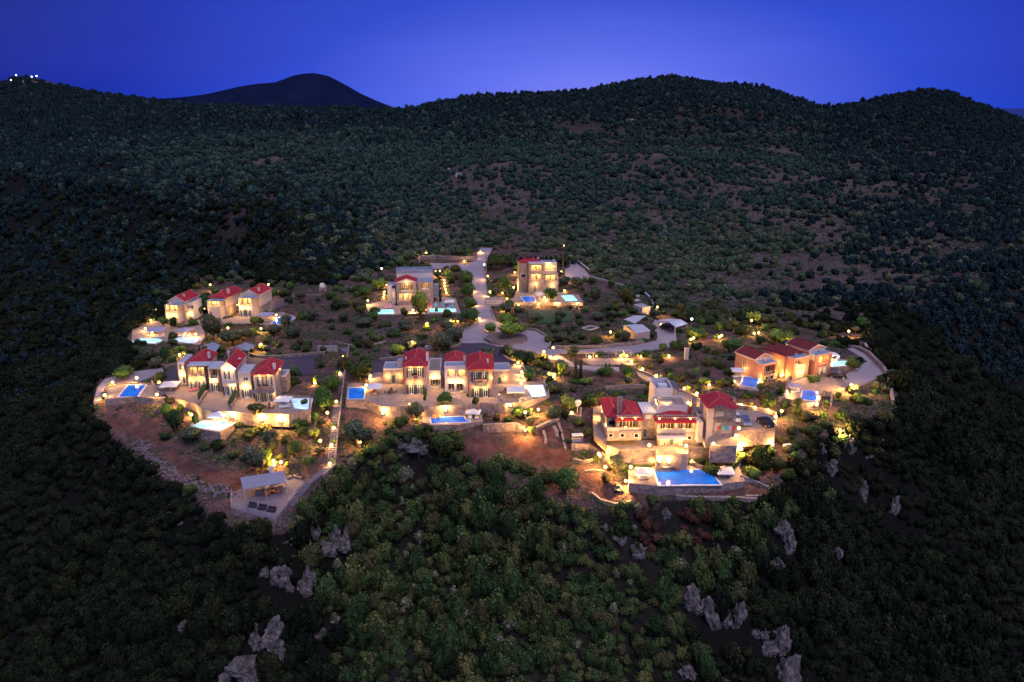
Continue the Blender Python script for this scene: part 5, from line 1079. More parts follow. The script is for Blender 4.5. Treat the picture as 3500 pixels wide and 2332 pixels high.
# ------------------------------------------------------------------ pools
def pool(zoom,pts,z,m,label,cop='coping',w=.3,lightp=0):
    P=[at(zoom,x,y,z) for x,y in pts]; cx=sum(p[0] for p in P)/len(P); cy=sum(p[1] for p in P)/len(P)
    r=empty('swimming_pool',(cx,cy,z),0,label,'swimming pool'); Q=[(x-cx,y-cy) for x,y in P]
    ar=sum(Q[i][0]*Q[(i+1)%len(Q)][1]-Q[(i+1)%len(Q)][0]*Q[i][1] for i in range(len(Q)))
    if ar<0: Q=Q[::-1]
    k=len(Q); out=[]
    for i in range(k):
        a=Vector(Q[i-1]);b=Vector(Q[i]);c=Vector(Q[(i+1)%k]); d1=(b-a).normalized(); d2=(c-b).normalized()
        n1=Vector((d1.y,-d1.x)); n2=Vector((d2.y,-d2.x)); nn=(n1+n2); nn=nn/max(.35,nn.length_squared)*2 if nn.length>1e-3 else n1; 
        if nn.length>1.6: nn=nn.normalized()*1.6
        out.append(tuple(b+nn*w))
    mb=MB()
    for i in range(k):
        j=(i+1)%k; A,B_,C,D=Q[i],Q[j],out[j],out[i]
        mb.quad((*A,.07),(*D,.07),(*C,.07),(*B_,.07)); mb.quad((*D,.07),(*D,-.1),(*C,-.1),(*C,.07)); mb.quad((*A,.07),(*B_,.07),(*B_,-.1),(*A,-.1))
    mb.build('coping',cop,r)
    mb=MB(); mb.poly([(x,y,.03) for x,y in Q]); mb.build('water',m,r)
    if lightp: mklight(r,(0,0,1.2),lightp,(.45,.8,1),.8,'pool_glow_fill')  # added fill light above the water for the pool's glow
    return r
pool('A',[(172,906),(285,864),(480,873),(508,884),(508,897),(480,907),(448,912),(440,922),(300,915)],.06,'water_cyan','pool glowing cyan with a rounded end below the left upper villa',lightp=120)
pool('A',[(608,894),(880,920),(980,868),(740,852)],.06,'water_violet','pool glowing pale violet-blue with blue rim below the middle upper villa',lightp=80)
pool('A',[(1768,691),(1905,702),(2040,626),(1890,614)],.07,'water_blue','blue pool with painted glow beside the right upper left villa')
pool('B',[(385,464),(295,573),(468,570),(548,461)],.31,'water_blue','blue pool with painted glow on the far left walled terrace',w=.4)
pool('B',[(990,855),(1090,802),(1362,832),(1250,892)],-1.99,'water_cyan','brightly glowing turquoise pool below the joined villas',lightp=150)
pool('B',[(1928,594),(2118,592),(2098,698),(1962,680)],.06,'water_violet','glowing white-blue pool at the right end of the joined villas terrace',lightp=120)
pool('C',[(122,522),(120,630),(272,627),(288,517)],.08,'water_blue','blue pool at the left end of the central terrace',w=.25)
pool('C',[(948,814),(956,878),(1342,862),(1340,846),(1300,846),(1280,808)],-2.19,'water_blue','long narrow blue pool on the small terrace below the central villa',w=.25)
pool('C',[(1905,500),(2072,491),(2108,606),(1968,608)],.08,'water_white','dazzling white glowing pool at the right end of the central terrace',w=.25,lightp=160)
pool('D',[(192,806),(283,762),(422,762),(430,804)],.06,'water_cyan','cyan glowing pool on the left of the grey villa',lightp=80)
pool('D',[(792,752),(1048,752),(1054,783),(797,788)],.06,'water_cyan','narrow turquoise pool under the white parasol beside the grey villa',lightp=70)
pool('D',[(1708,630),(1838,629),(1852,683),(1748,684)],.91,'water_blue','small blue pool in front of the three-storey villa')
pool('D',[(2112,620),(2224,618),(2278,674),(2162,676)],.91,'water_cyan','cyan glowing pool to the right of the three-storey villa',lightp=80)
pool('E',[(1068,990),(1118,1132),(1695,1126),(1580,986)],-5.99,'water_blue','large rectangular blue pool at the front with lamp reflections',w=.35)
pool('F',[(808,795),(782,878),(922,902),(950,816),(880,805),(860,800)],.06,'water_blue','blue pool beside the leftmost orange villa',w=.3)
pool('F',[(1370,922),(1353,1013),(1490,1028),(1508,942)],.06,'water_blue','blue pool on the lit terrace below the middle orange villa',w=.3)
pool('F',[(1614,657),(1800,650),(1848,686),(1642,703)],1.31,'water_cyan','bright cyan pool raised beside the rightmost orange villa',lightp=80)
# ------------------------------------------------------------------ parasols, loungers, tables
def parasol(zoom,x,y,ph,wpx,m='fabric_white',lab='',off=(0,0)):
    p=hit(zoom,x,y); sl=slant(p.x,p.y,p.z)/FP/Z[zoom][2]; H=ph*sl*1.02; w=wpx*sl/2*.94
    r=empty('parasol',p,random.uniform(-.25,.25),lab,'parasol')
    mb=MB(); ox,oy=off; zt=H+.45
    c=[(-w,-w),(w,-w),(w,w),(-w,w)]; n=8; ring=[]
    for i in range(4):
        a=c[i];b=c[(i+1)%4]; ring+= [a,((a[0]+b[0])/2*1.0,(a[1]+b[1])/2*1.0)]
    for i in range(8):
        a=ring[i];b=ring[(i+1)%8]; za=H-.12 if i%2==0 else H-.02; zb=H-.12 if i%2==1 else H-.02
        mb.poly([(a[0]+ox,a[1]+oy,za),(b[0]+ox,b[1]+oy,zb),(ox,oy,zt)]); mb.quad((a[0]+ox,a[1]+oy,za-.16),(b[0]+ox,b[1]+oy,zb-.16),(b[0]+ox,b[1]+oy,zb),(a[0]+ox,a[1]+oy,za))
    mb.build('canopy',m,r); MB().bar((ox,oy,zt-.02),(ox,oy,zt+.14),.06,6).build('finial','metal_pale',r)
    MB().bar((0,0,0),(ox,oy,zt-.03),.05,6).build('pole','white_frame',r); MB().box(-.35,.35,-.35,.35,0,.1).build('base','white_frame',r)
    rb=MB()
    for a in ring[::2]: rb.bar((ox,oy,zt-.35),(a[0]*.96+ox,a[1]*.96+oy,H-.2),.02,4)
    rb.build('rib','metal_grey',r)
parasol('A',465,828,75,190,'fabric_violet','violet-grey parasol beside the left glowing pool of the upper villas')
parasol('A',785,818,60,160,'fabric_violet','violet-grey parasol beside the second glowing pool of the upper villas')
parasol('A',1722,668,90,160,'fabric_violet','violet-grey parasol beside the blue pool of the right upper villa')
parasol('B',787,505,60,165,'fabric_white','square white parasol at the left end of the joined villas terrace')
parasol('B',1247,782,75,165,'fabric_white','white parasol beside the turquoise pool below the joined villas')
parasol('B',1852,640,55,155,'fabric_white','square white parasol over two loungers at the right of the joined villas')
parasol('C',388,580,88,155,'fabric_white','white parasol beside the left pool of the central terrace')
parasol('C',1800,600,75,190,'fabric_white','large white parasol beside the dazzling white pool')
parasol('C',1378,795,55,150,'fabric_white','white parasol at the back corner of the small central pool terrace')
parasol('D',990,722,50,100,'fabric_white','small white parasol at the turquoise pool beside the grey villa')
parasol('D',1895,650,55,90,'fabric_white','white parasol between the pools of the three-storey villa')
parasol('E',968,1050,58,170,'fabric_white','white parasol at the left corner of the large front pool')
parasol('E',1735,1020,62,175,'fabric_white','white parasol at the right corner of the large front pool')
parasol('F',745,795,70,120,'fabric_white','tilted white parasol beside the leftmost orange villa pool')
parasol('F',1650,640,60,95,'fabric_white','white parasol at the raised pool of the rightmost orange villa')
parasol('F',1280,935,60,110,'fabric_violet','grey-violet parasol beside the pool under the middle orange villa')
def lounger_proto():
    r=empty('sun_lounger',(0,0,0),0,'x','sun lounger')
    f=MB().box(-.32,.32,-1.0,.95,.22,.28)
    f.build('frame','white_frame',r)
    for sx in (-1,1):
        for sy in (-.85,.8): MB().box(sx*.28-.03,sx*.28+.03,sy-.03,sy+.03,0,.22).build('leg','white_frame',r)
    c=MB().box(-.3,.3,-1.0,.2,.285,.38); c.quad((-.3,.2,.38),(.3,.2,.38),(.3,.92,.82),(-.3,.92,.82)); c.quad((-.3,.22,.29),(-.3,.96,.75),(.3,.96,.75),(.3,.22,.29)); c.quad((-.3,.92,.82),(.3,.92,.82),(.3,.96,.75),(-.3,.96,.75)); c.quad((.3,.2,.38),(.3,.22,.29),(.3,.96,.75),(.3,.92,.82)); c.quad((-.3,.22,.29),(-.3,.2,.38),(-.3,.92,.82),(-.3,.96,.75))
    c.build('cushion','fabric_white',r); return r
LQ={}
def lounger(zoom,x,y,rot,m,lab,group=None):
    if not LQ: r=lounger_proto(); LQ['o']=r
    else: r=copy_tree(LQ['o'])
    p=hit(zoom,x,y); r.location=(p.x,p.y,p.z+.01); r.rotation_euler=(0,0,R(rot)); r.scale=(1.15,1.15,1.15); r['label']=lab
    if group: r['group']=group
    elif 'group' in r: del r['group']
    for ch in r.children:
        if ch.name.startswith('cushion'):
            if m!='fabric_white': ch.data=ch.data.copy(); ch.data.materials[0]=MAT[m]
            elif LQ['o'] is not r: ch.data=LQ.setdefault('c',ch.data)
    if LQ['o'] is r: LQ['c']=[c for c in r.children if c.name.startswith('cushion')][0].data
lounger('A',800,845,-50,'fabric_white','white lounger right of the parasol at the second glowing pool')
lounger('A',735,842,-50,'fabric_white','white lounger under the parasol at the second glowing pool')
lounger('A',505,852,-50,'fabric_white','white lounger alone beside the left glowing pool')
lounger('A',840,830,-50,'orange_cloth','orange lounger near the second glowing pool of the upper villas')
lounger('A',1715,672,-80,'fabric_white','white lounger under the parasol at the blue upper left pool')
lounger('B',1005,520,-60,'red_cloth','lounger with a red towel beside the doors of the left joined villa')
lounger('B',1862,655,-80,'fabric_white','white lounger nearest the terrace wall below the square parasol')
lounger('B',1866,678,-80,'fabric_white','white lounger in front of its twin below the square parasol')
lounger('B',1272,792,10,'grey_cloth','grey-green lounger left of its twin at the turquoise pool')
lounger('B',1306,792,10,'grey_cloth','grey-green lounger right of its twin at the turquoise pool')
lounger('C',375,568,-20,'red_cloth','red lounger under the left parasol of the central terrace')
lounger('C',980,790,0,'orange_cloth','orange lounger left of its twin above the narrow central pool')
lounger('C',1030,790,0,'orange_cloth','orange lounger right of its twin above the narrow central pool')
lounger('C',1342,818,5,'fabric_white','white lounger left of its twin below the central corner parasol')
lounger('C',1410,818,5,'fabric_white','white lounger right of its twin below the central corner parasol')
lounger('D',355,742,0,'pink_cloth','pink lounger left of its twin above the cyan pool of the grey villa')
lounger('D',393,742,0,'pink_cloth','pink lounger right of its twin above the cyan pool of the grey villa')
lounger('D',797,735,0,'red_cloth','red lounger beside the corner of the grey villa')
lounger('D',850,732,0,'blue_cloth','bright blue lounger nearest the grey villa corner')
lounger('D',933,728,0,'blue_cloth','bright blue lounger just left of the small parasol')
lounger('D',1000,744,-40,'blue_cloth','bright blue lounger just right of the small parasol pole')
lounger('E',965,1048,-85,'fabric_white','white lounger behind its twin at the left of the large pool')
lounger('E',978,1072,-85,'fabric_white','white lounger in front of its twin at the left of the large pool')
lounger('E',1728,1022,-85,'fabric_white','white lounger behind its twin at the right of the large pool')
lounger('E',1734,1045,-85,'fabric_white','white lounger in front of its twin at the right of the large pool')
lounger('F',748,805,-70,'fabric_white','white lounger under the tilted parasol of the leftmost orange villa')
lounger('F',888,780,20,'pink_cloth','pink lounger left of its twin against the leftmost orange villa')
lounger('F',920,786,20,'pink_cloth','pink lounger right of its twin against the leftmost orange villa')
lounger('F',1690,640,-40,'fabric_white','white lounger beside the raised cyan pool')
lounger('F',1300,948,-60,'fabric_white','white lounger at the pool under the middle orange villa')
def chair(p,rot,m,lab,grp):
    r=empty('garden_chair',p,rot,lab,'chair',grp)
    MB().box(-.24,.24,-.24,.24,.42,.48).build('seat',m,r); MB().box(-.24,.24,.19,.24,.48,.95).build('backrest',m,r)
    for a in (-.2,.2):
        for b in (-.2,.2): MB().box(a-.025,a+.025,b-.025,b+.025,0,.42).build('leg',m,r)
def table(zoom,x,y,w,d,m,lab,chairs=4,cm=None,where=''):
    p=hit(zoom,x,y); p.z+=.01; r=empty('garden_table',p,.1,lab,'table')
    MB().box(-w/2,w/2,-d/2,d/2,.7,.76).build('table_top',m,r)
    for a in (-1,1):
        for b in (-1,1): MB().box(a*(w/2-.1)-.04,a*(w/2-.1)+.04,b*(d/2-.1)-.04,b*(d/2-.1)+.04,0,.7).build('leg',m,r)
    for k in range(chairs):
        an=[(-w/2-.45,0,math.pi/2),(w/2+.45,0,-math.pi/2),(0,d/2+.4,0),(0,-d/2-.4,math.pi),(-w/4,-d/2-.4,math.pi),(w/4,d/2+.4,0)][k]
        chair((p.x+an[0],p.y+an[1],p.z),an[2],cm or m,'%s garden chair at the table %s'%('wooden' if m=='wood_orange' else 'dark',where),'chairs at the table '+where)
table('C',545,575,1.3,.9,'dark_wood','dark garden table on the left half of the central terrace',4,where='on the left half of the central terrace')
table('C',1698,575,1.3,.9,'dark_wood','dark garden table near the large parasol on the central terrace',3,where='near the large parasol on the central terrace')
table('C',1185,640,1.2,.8,'cream','pale garden table in the central courtyard beside the round tree',3,cm='fabric_white',where='in the central courtyard')
table('B',1705,690,1.2,.9,'dark_wood','dark garden table in front of the right joined villa',3,where='in front of the right joined villa')
table('H',705,1062,1.9,1.1,'wood_orange','orange-lit wooden table under the pavilion roof',6,where='under the pavilion roof')
table('E',1245,945,1.0,.7,'dark_wood','small dark table behind the large front pool',2,where='behind the large front pool')
table('F',1560,800,1.2,.8,'dark_wood','dark table on the drive in front of the rightmost orange villa',3,where='in front of the rightmost orange villa')
def lamp_glow(zoom,x,y,z,pw,parent): pass
for i,(x,y) in enumerate(((508,1205),(614,1228),(716,1250))):
    p=hit('H',x,y); r=empty('wicker_daybed',p,R(-12),['dark daybed nearest the left corner of the viewing deck','dark daybed in the middle of the three on the viewing deck','dark daybed nearest the sharp corner of the viewing deck'][i],'daybed')
    MB().box(-.75,.75,-.4,.4,.12,.4).build('seat','dark_cloth',r); MB().box(-.75,.75,.3,.45,.4,.85).build('backrest','dark_cloth',r); 
    for a in (-.7,.7):
        for b in (-.35,.35): MB().box(a-.04,a+.04,b-.04,b+.04,0,.12).build('leg','metal_grey',r)
# ------------------------------------------------------------------ cars
def car(zoom,x,y,rot,m,lab,L_=4.2,W=1.75):
    p=hit(zoom,x,y); r=empty('parked_car',p,R(rot),lab,'car')
    prof=[(-.5,.28),(-.5,.62),(-.47,.82),(-.33,.92),(-.20,1.38),(-.02,1.46),(.22,1.42),(.40,1.02),(.49,.92),(.5,.6),(.5,.28)]
    mb=MB(); n=len(prof); secs=[(-.5,.93),(-.47,1),(.47,1),(.5,.93)]
    for (sx,k) in secs:
        for (t,z) in prof:
            ww=W*sx*(.80 if z>1.2 else 1); mb.v.append((ww,t*L_*(k if abs(t)>.4 else 1),z))
    for s in range(3):
        for i in range(n-1): a=s*n+i; mb.f.append((a,a+1,a+n+1,a+n))
        mb.f.append((s*n+n-1,s*n,(s+1)*n,(s+1)*n+n-1))
    mb.f.append(tuple(range(n))[::-1]); mb.f.append(tuple(3*n+i for i in range(n)))
    mb.build('body',m,r,smooth=False,bev=.04)
    w=W/2*.84
    MB().poly([(-w,-.325*L_,.96),(w,-.325*L_,.96),(w*.9,-.205*L_,1.36),(-w*.9,-.205*L_,1.36)]).build('windscreen','window_dark',r).location=(0,-.012,.012)
    MB().poly([(w,.395*L_,1.06),(-w,.395*L_,1.06),(-w*.9,.235*L_,1.38),(w*.9,.235*L_,1.38)]).build('rear_window','window_dark',r).location=(0,.015,.015)
    for s in (-1,1):
        X=s*(W*.5*.93+.012); Xt=s*(W*.4+.02); q=[(X,-.28*L_,.97),(X,.33*L_,.99),(Xt,.2*L_,1.36),(Xt,-.17*L_,1.34)]
        MB().poly(q if s>0 else q[::-1]).build('side_window','window_dark',r)
        MB().ball((s*W*.34,-.492*L_,.68),.13,8,5,(1.3,.5,.7)).build('headlight','metal_pale',r)
        MB().ball((s*W*.38,.488*L_,.8),.1,8,5,(1.2,.5,.8)).build('tail_light','red_cloth',r)
        MB().box(s*(W*.5+.01)-.08,s*(W*.5+.01)+.08,-.25*L_,-.22*L_,.95,1.07).build('mirror',m,r)
        for t in (-.31,.3):
            wh=MB().bar((s*(W/2-.2),t*L_,.32),(s*(W/2+.01),t*L_,.32),.32,14).build('wheel','rubber',r); MB().bar((s*(W/2-.05),t*L_,.32),(s*(W/2+.03),t*L_,.32),.19,10).build('rim','metal_pale',wh)
    return r
car('E',1925,545,-3,'car_blue','blue car standing in the middle of the parking court')
car('E',2125,562,14,'car_black','black car at the right edge of the parking court')
car('E',1832,512,-3,'car_white','pale car partly hidden behind the right tower of the large villa')
car('F',1692,808,70,'car_black','black car parked beside the rightmost orange villa')
car('G',1690,680,60,'car_black','dark car parked under the right carport')
car('B',1460,195,70,'car_black','dark car under the carport behind the joined villas')
# ------------------------------------------------------------------ people
def person(zoom,x,y,rot,top,legs_,lab):
    p=hit(zoom,x,y); r=empty('person',p,R(rot),lab,'person')
    V=[(0,0,.93),(0,0,1.12),(0,0,1.38),(0,-.01,1.5),(0,-.02,1.62),(0,-.02,1.74),
       (.1,0,.88),(.12,-.16,.5),(.12,-.05,.1),(.12,-.2,.04),(-.1,0,.88),(-.12,.14,.5),(-.12,.3,.12),(-.12,.18,.04),
       (.19,0,1.4),(.25,.08,1.14),(.26,-.06,.9),(-.19,0,1.4),(-.25,-.08,1.14),(-.24,-.26,.98)]
    Eg=[(0,1),(1,2),(2,3),(3,4),(4,5),(0,6),(6,7),(7,8),(8,9),(0,10),(10,11),(11,12),(12,13),(2,14),(14,15),(15,16),(2,17),(17,18),(18,19)]
    Rr=[.14,.13,.15,.06,.1,.09,.1,.07,.045,.04,.1,.07,.045,.04,.06,.045,.035,.06,.045,.035]
    me=bpy.data.meshes.new('body'); me.from_pydata(V,Eg,[]); me.materials.append(MAT[legs_]); me.materials.append(MAT[top]); me.materials.append(MAT['skin'])
    o=bpy.data.objects.new('body',me); COL.objects.link(o); o.parent=r
    bpy.context.view_layer.objects.active=o
    md=o.modifiers.new('s','SKIN'); 
    for i,v in enumerate(me.skin_vertices[0].data): v.radius=(Rr[i],Rr[i]*.8); v.use_root=(i==0)
    o.modifiers.new('u','SUBSURF').levels=1; o.modifiers['u'].render_levels=1
    dg=bpy.context.evaluated_depsgraph_get(); ev=o.evaluated_get(dg); m2=bpy.data.meshes.new_from_object(ev); o.modifiers.clear(); o.data=m2
    for f in m2.polygons:
        z=f.center.z; xx=abs(f.center.x); f.material_index=2 if (z>1.46 or (xx>.22 and z<1.2 and z>.85) or z<.12) else (1 if z>.95 else 0); f.use_smooth=True
    MB().ball((0,.02,1.73),.115,8,6,(1,1.05,1)).build('hair','dark_wood',r)
person('C',1632,640,40,'fabric_white','grey_cloth','person in pale clothes standing on the central terrace')
person('C',1650,652,-70,'car_blue','car_blue','person in dark blue clothes walking beside the pale-clothed one')
# ------------------------------------------------------------------ stone walls, kerbs, fences
def wall(zoom,pts,h,t,label,m='wall_stone',zb=None,cap=None,nm='stone_wall'):
    P=[hit(zoom,x,y) for x,y in pts]
    c0=P[0].copy(); r=empty(nm,c0,0,label,'wall'); mb=MB(); cp=MB()
    n=len(P); nr=[]
    for i in range(n):
        a=P[max(i-1,0)]; b=P[min(i+1,n-1)]; d=Vector((b.x-a.x,b.y-a.y,0)).normalized(); nr.append(Vector((-d.y,d.x,0))*t/2)
    for i in range(n-1):
        a=P[i]-c0; b=P[i+1]-c0; A,B_=nr[i],nr[i+1]; v=[]
        for (q,s,k) in ((a,A,0),(b,B_,0)):
            v+= [(q.x+s.x,q.y+s.y,q.z-1.2),(q.x-s.x,q.y-s.y,q.z-1.2),(q.x+s.x,q.y+s.y,q.z+h),(q.x-s.x,q.y-s.y,q.z+h)]
        n0=len(mb.v); mb.v+=v
        for f in ((0,4,6,2),(5,1,3,7),(2,6,7,3)): mb.f.append(tuple(n0+k for k in f))
        if i==0: mb.f.append((n0,n0+2,n0+3,n0+1))
        if i==n-2: mb.f.append((n0+4,n0+5,n0+7,n0+6))
        e=1.25; w=[(a.x+A.x*e,a.y+A.y*e,a.z+h+.006),(a.x-A.x*e,a.y-A.y*e,a.z+h+.006),(b.x-B_.x*e,b.y-B_.y*e,b.z+h+.006),(b.x+B_.x*e,b.y+B_.y*e,b.z+h+.006)]
        cp.quad(*w); u=[(x,y,z+.09) for x,y,z in w]; cp.quad(*u[::-1]); cp.quad(w[1],w[0],u[0],u[1]) if i==0 else None; cp.quad(w[0],w[3],u[3],u[0]); cp.quad(w[2],w[1],u[1],u[2])
    mb.build('masonry',m,r); cp.build('wall_cap',cap or 'stone',r)
wall('G',[(170,948),(520,945),(780,942),(900,935),(1130,905),(1375,880)],.7,.4,'pale low stone wall behind the side road below the carports')
wall('D',[(680,292),(690,262),(850,255),(1000,262),(1130,270),(1272,262)],1.6,.5,'curved stone retaining wall above the forecourt in front of the dark wood')
wall('D',[(1340,1040),(1342,1065),(1410,1100)],.5,.4,'short curved wall left of the turning circle')
wall('D',[(1400,760),(1420,810),(1450,875)],.5,.3,'thin kerb wall right of the road bend')
wall('D',[(1112,985),(1200,950),(1282,885)],.35,.3,'low kerb wall on the left of the road bend')
wall('D',[(585,1168),(800,1160),(1000,1148),(1085,1125),(1108,1100),(1090,1060)],.45,.35,'low curved garden wall behind the left tower of the central villa')
wall('D',[(1720,962),(1850,972),(1962,1035),(2003,1105),(1985,1160)],.5,.4,'curved outer wall of the turning circle')
wall('D',[(650,1060),(780,1045)],.5,.3,'short pale wall in the garden left of the road')
wall('D',[(1640,560),(1645,545),(1700,545),(1800,570)],1.2,.4,'low stone wall at the left foot of the three-storey villa')
wall('D',[(2190,228),(2250,265),(2320,320),(2400,380)],.8,.4,'pale wall bordering the lane behind the three-storey villa',cap='canopy')
wall('G',[(560,-10),(720,20),(900,70),(1000,100),(1110,132)],.8,.35,'long pale boundary wall climbing the hillside',m='concrete',cap='canopy')
wall('G',[(1280,195),(1390,230),(1450,285),(1480,330),(1500,390)],.9,.35,'curved bluish wall above the solar panels',m='concrete',cap='canopy')
wall('F',[(1795,528),(1890,545),(1990,592),(2060,665),(2130,735),(2165,800),(2195,920),(2215,1060)],.9,.5,'long curved outer wall to the right of the orange villas')
wall('F',[(1900,445),(1950,490),(1980,545)],.5,.6,'short pale wall bank beyond the rightmost orange villa')
wall('F',[(1130,1035),(1190,1030),(1215,930),(1240,830)],1.0,.4,'stone wall stepping down left of the middle orange villa pool')
wall('F',[(1630,1080),(1640,985),(1560,970)],.8,.4,'short wall below the right orange villa pool')
wall('B',[(1530,178),(1600,200),(1700,208),(1900,198),(2120,178),(2245,165)],.6,.35,'curved low wall behind the rear asphalt yard')
wall('B',[(455,272),(600,262),(740,290),(830,270)],.4,.3,'low kerb along the path at the far left')
wall('B',[(610,440),(622,480),(650,530),(720,570)],.5,.3,'curved kerb between the far left pool and joined villas')
wall('B',[(1128,540),(1085,600),(1055,660)],.7,.3,'low stone wall dividing the left and middle joined terraces')
wall('B',[(1418,560),(1395,620),(1355,690)],.7,.3,'low stone wall dividing the middle and right joined terraces')
wall('A',[(1850,398),(2000,385),(2140,378),(2350,370)],.4,.35,'long low wall along the lane behind the upper villas')
wall('A',[(375,560),(372,650),(440,640)],.9,.3,'terrace wall at the left flank of the left upper villa')
wall('C',[(430,245),(600,230),(640,212)],.6,.35,'short pale wall behind the left wing of the central villa')
wall('C',[(1660,190),(1700,225),(1790,275)],.5,.3,'kerb of the drive above the stairs right of the central villa')
wall('C',[(1848,240),(1870,300),(1900,390),(1912,465)],.9,.3,'sloping wall with lamps right of the central villa')
wall('C',[(1475,960),(1600,955),(1800,945),(1890,985)],1.6,.5,'reddish retaining wall to the right of the small central pool')
wall('C',[(2000,940),(2110,890),(2235,850)],.5,.5,'earth bank wall below the floodlit bushes')
wall('C',[(2080,965),(2100,1030),(2105,1090)],.4,.4,'narrow stone rib on the red bank left of its twin')
wall('C',[(2185,925),(2215,975),(2220,1030)],.5,.5,'narrow stone rib on the red bank right of its twin')
wall('E',[(165,560),(200,680),(228,800)],.4,.35,'pale footpath wall descending beside the red bank')
wall('E',[(285,800),(450,805),(732,815)],1.4,.4,'stone retaining wall left of the courtyard below the driveway')
wall('E',[(200,490),(290,485),(370,500),(375,420)],.5,.35,'low curved wall round the garden with the satellite dish')
wall('E',[(605,232),(750,220),(900,214),(1028,215)],.8,.4,'reddish stone wall behind the large front villa')
wall('E',[(300,905),(400,925),(500,905)],.5,.35,'pale wall on the bank left of the large pool')
wall('E',[(410,1010),(480,1000),(600,975)],.3,.35,'thin wall by the small lamp left of the large pool')
wall('E',[(820,910),(960,870),(1060,850)],.9,.35,'curved wall at the back left of the large pool terrace')
wall('E',[(1150,905),(1220,875),(1400,868),(1650,872),(1900,905)],.9,.35,'long curved wall at the back of the large pool terrace')
wall('E',[(1885,1050),(2010,1100),(2160,1165),(2150,1245),(1930,1245)],.3,.35,'low grey kerb enclosing the strip right of the large pool',m='concrete',cap='concrete')
wall('E',[(1270,1250),(1500,1262),(1800,1262),(2150,1285)],.4,.5,'rough stone edge above the cliff below the large pool')
wall('E',[(480,1215),(560,1280),(700,1320),(850,1295)],.3,.4,'curved stone edge above the wood left of the large pool')
wall('E',[(905,42),(1060,110),(1230,190),(1300,235),(1560,340)],.35,.3,'kerb wall above the sloping path')
wall('E',[(1830,392),(2110,445),(2218,470),(2222,590),(2080,640),(1990,680)],.7,.35,'low wall around the parking court')
wall('W',[(802,795),(792,862),(783,935),(776,1000),(769,1075),(742,1098)],.5,.25,'thin wall along the right of the stepped path')
wall('H',[(880,905),(960,875),(1035,905)],.5,.3,'short curved wall behind the viewing deck')
wall('C',[(0,70),(170,105),(350,95),(500,60)],.4,.3,'pale wall across the garden left of the central villa')
for i,(x,y,lab) in enumerate(((2270,145,'concrete block at the head of the stepped path'),)):
    p=hit('B',x-0,y); r=empty('gate_block',p,0,lab,'wall'); MB().box(-2.6,2.6,-.3,.3,0,1.6).build('slab','concrete',r); MB().box(-2.4,2.4,-.36,-.31,.5,.7).box(-2.4,2.4,-.36,-.31,1.0,1.2).build('slat','metal_pale',r)
p=hit('D',1440,720); r=empty('gate_block',p,0,'pale slatted utility cabinet beside the access road','cabinet'); MB().box(-3,3,-.6,.6,0,2.6).build('body','concrete',r); MB().box(-2.5,2.5,-.66,-.61,.6,1.1).box(-2.5,2.5,-.66,-.61,1.4,1.9).build('slat','metal_pale',r)
# railing of the viewing deck
def railing(zoom,pts,z,h,label,step=1.3):
    P=[at(zoom,x,y,z) for x,y in pts]; c0=Vector((*P[0],z)); r=empty('railing',c0,0,label,'railing'); ra=MB()
    for i in range(len(P)-1):
        a=Vector((*P[i],z))-c0; b=Vector((*P[i+1],z))-c0; n=max(1,int((b-a).length/step))
        for k in range(n+(i==len(P)-2)):
            q=a.lerp(b,k/n); MB().bar(q,q+Vector((0,0,h)),.03,5).build('post','metal_pale',r)
        for zz in (.35,.7,h): ra.bar(a+Vector((0,0,zz)),b+Vector((0,0,zz)),.02,4)
    ra.build('rail','metal_pale',r)
railing('H',[(285,1050),(290,1205),(752,1340),(1060,960)],-8.6,1.0,'thin metal railing round the viewing deck')
railing('C',[(1840,668),(2138,604),(2085,470)],.1,1.0,'glass-like railing at the dazzling pool end of the central terrace')
railing('H',[(1085,935),(1200,865),(1290,800)],-8.2,.9,'handrail where the stepped path meets the deck')
# ------------------------------------------------------------------ pavilion over the deck
def corner(zoom,x,y,z): a=at(zoom,x,y,z); return Vector((a[0],a[1],z))
q=[corner('H',412,1020,-6.0),corner('H',882,938,-6.0),corner('H',848,822,-5.2),corner('H',381,893,-5.2)]
c0=Vector((q[0].x,q[0].y,-8.58)); r=empty('pavilion',c0,0,'open pavilion with a grey sloping roof on white posts over the viewing deck','pavilion'); q=[v-c0 for v in q]
mb=MB(); up=Vector((0,0,.14)); mb.quad(*[tuple(v+up) for v in q]); mb.quad(*[tuple(v) for v in q[::-1]])
for i in range(4): a,b=q[i],q[(i+1)%4]; mb.quad(tuple(a),tuple(b),tuple(b+up),tuple(a+up))
mat('sail',(.27,.26,.33),.8,.08,.8,.1); mb.build('roof','sail',r)
for v in (q[0].lerp(q[1],.02),q[0].lerp(q[1],.5),q[0].lerp(q[1],.98),q[3].lerp(q[2],.03),q[3].lerp(q[2],.5),q[3].lerp(q[2],.97)): MB().box(v.x-.06,v.x+.06,v.y-.06,v.y+.06,0,v.z).build('post','metal_pale',r)
mb=MB(); v=q[3].lerp(q[2],.7); MB().box(v.x-.3,v.x+.3,v.y+.1,v.y+.7,0,v.z+1.3).build('chimney','white_plaster',r)
lo,hi=q[3].lerp(q[2],.35),q[3].lerp(q[2],.95); mb.slab([(lo.x,lo.y-.3),(hi.x,hi.y-.3),(hi.x,hi.y-1.1),(lo.x,lo.y-1.1)],0,1.0); mb.build('bar_counter','stone',r)
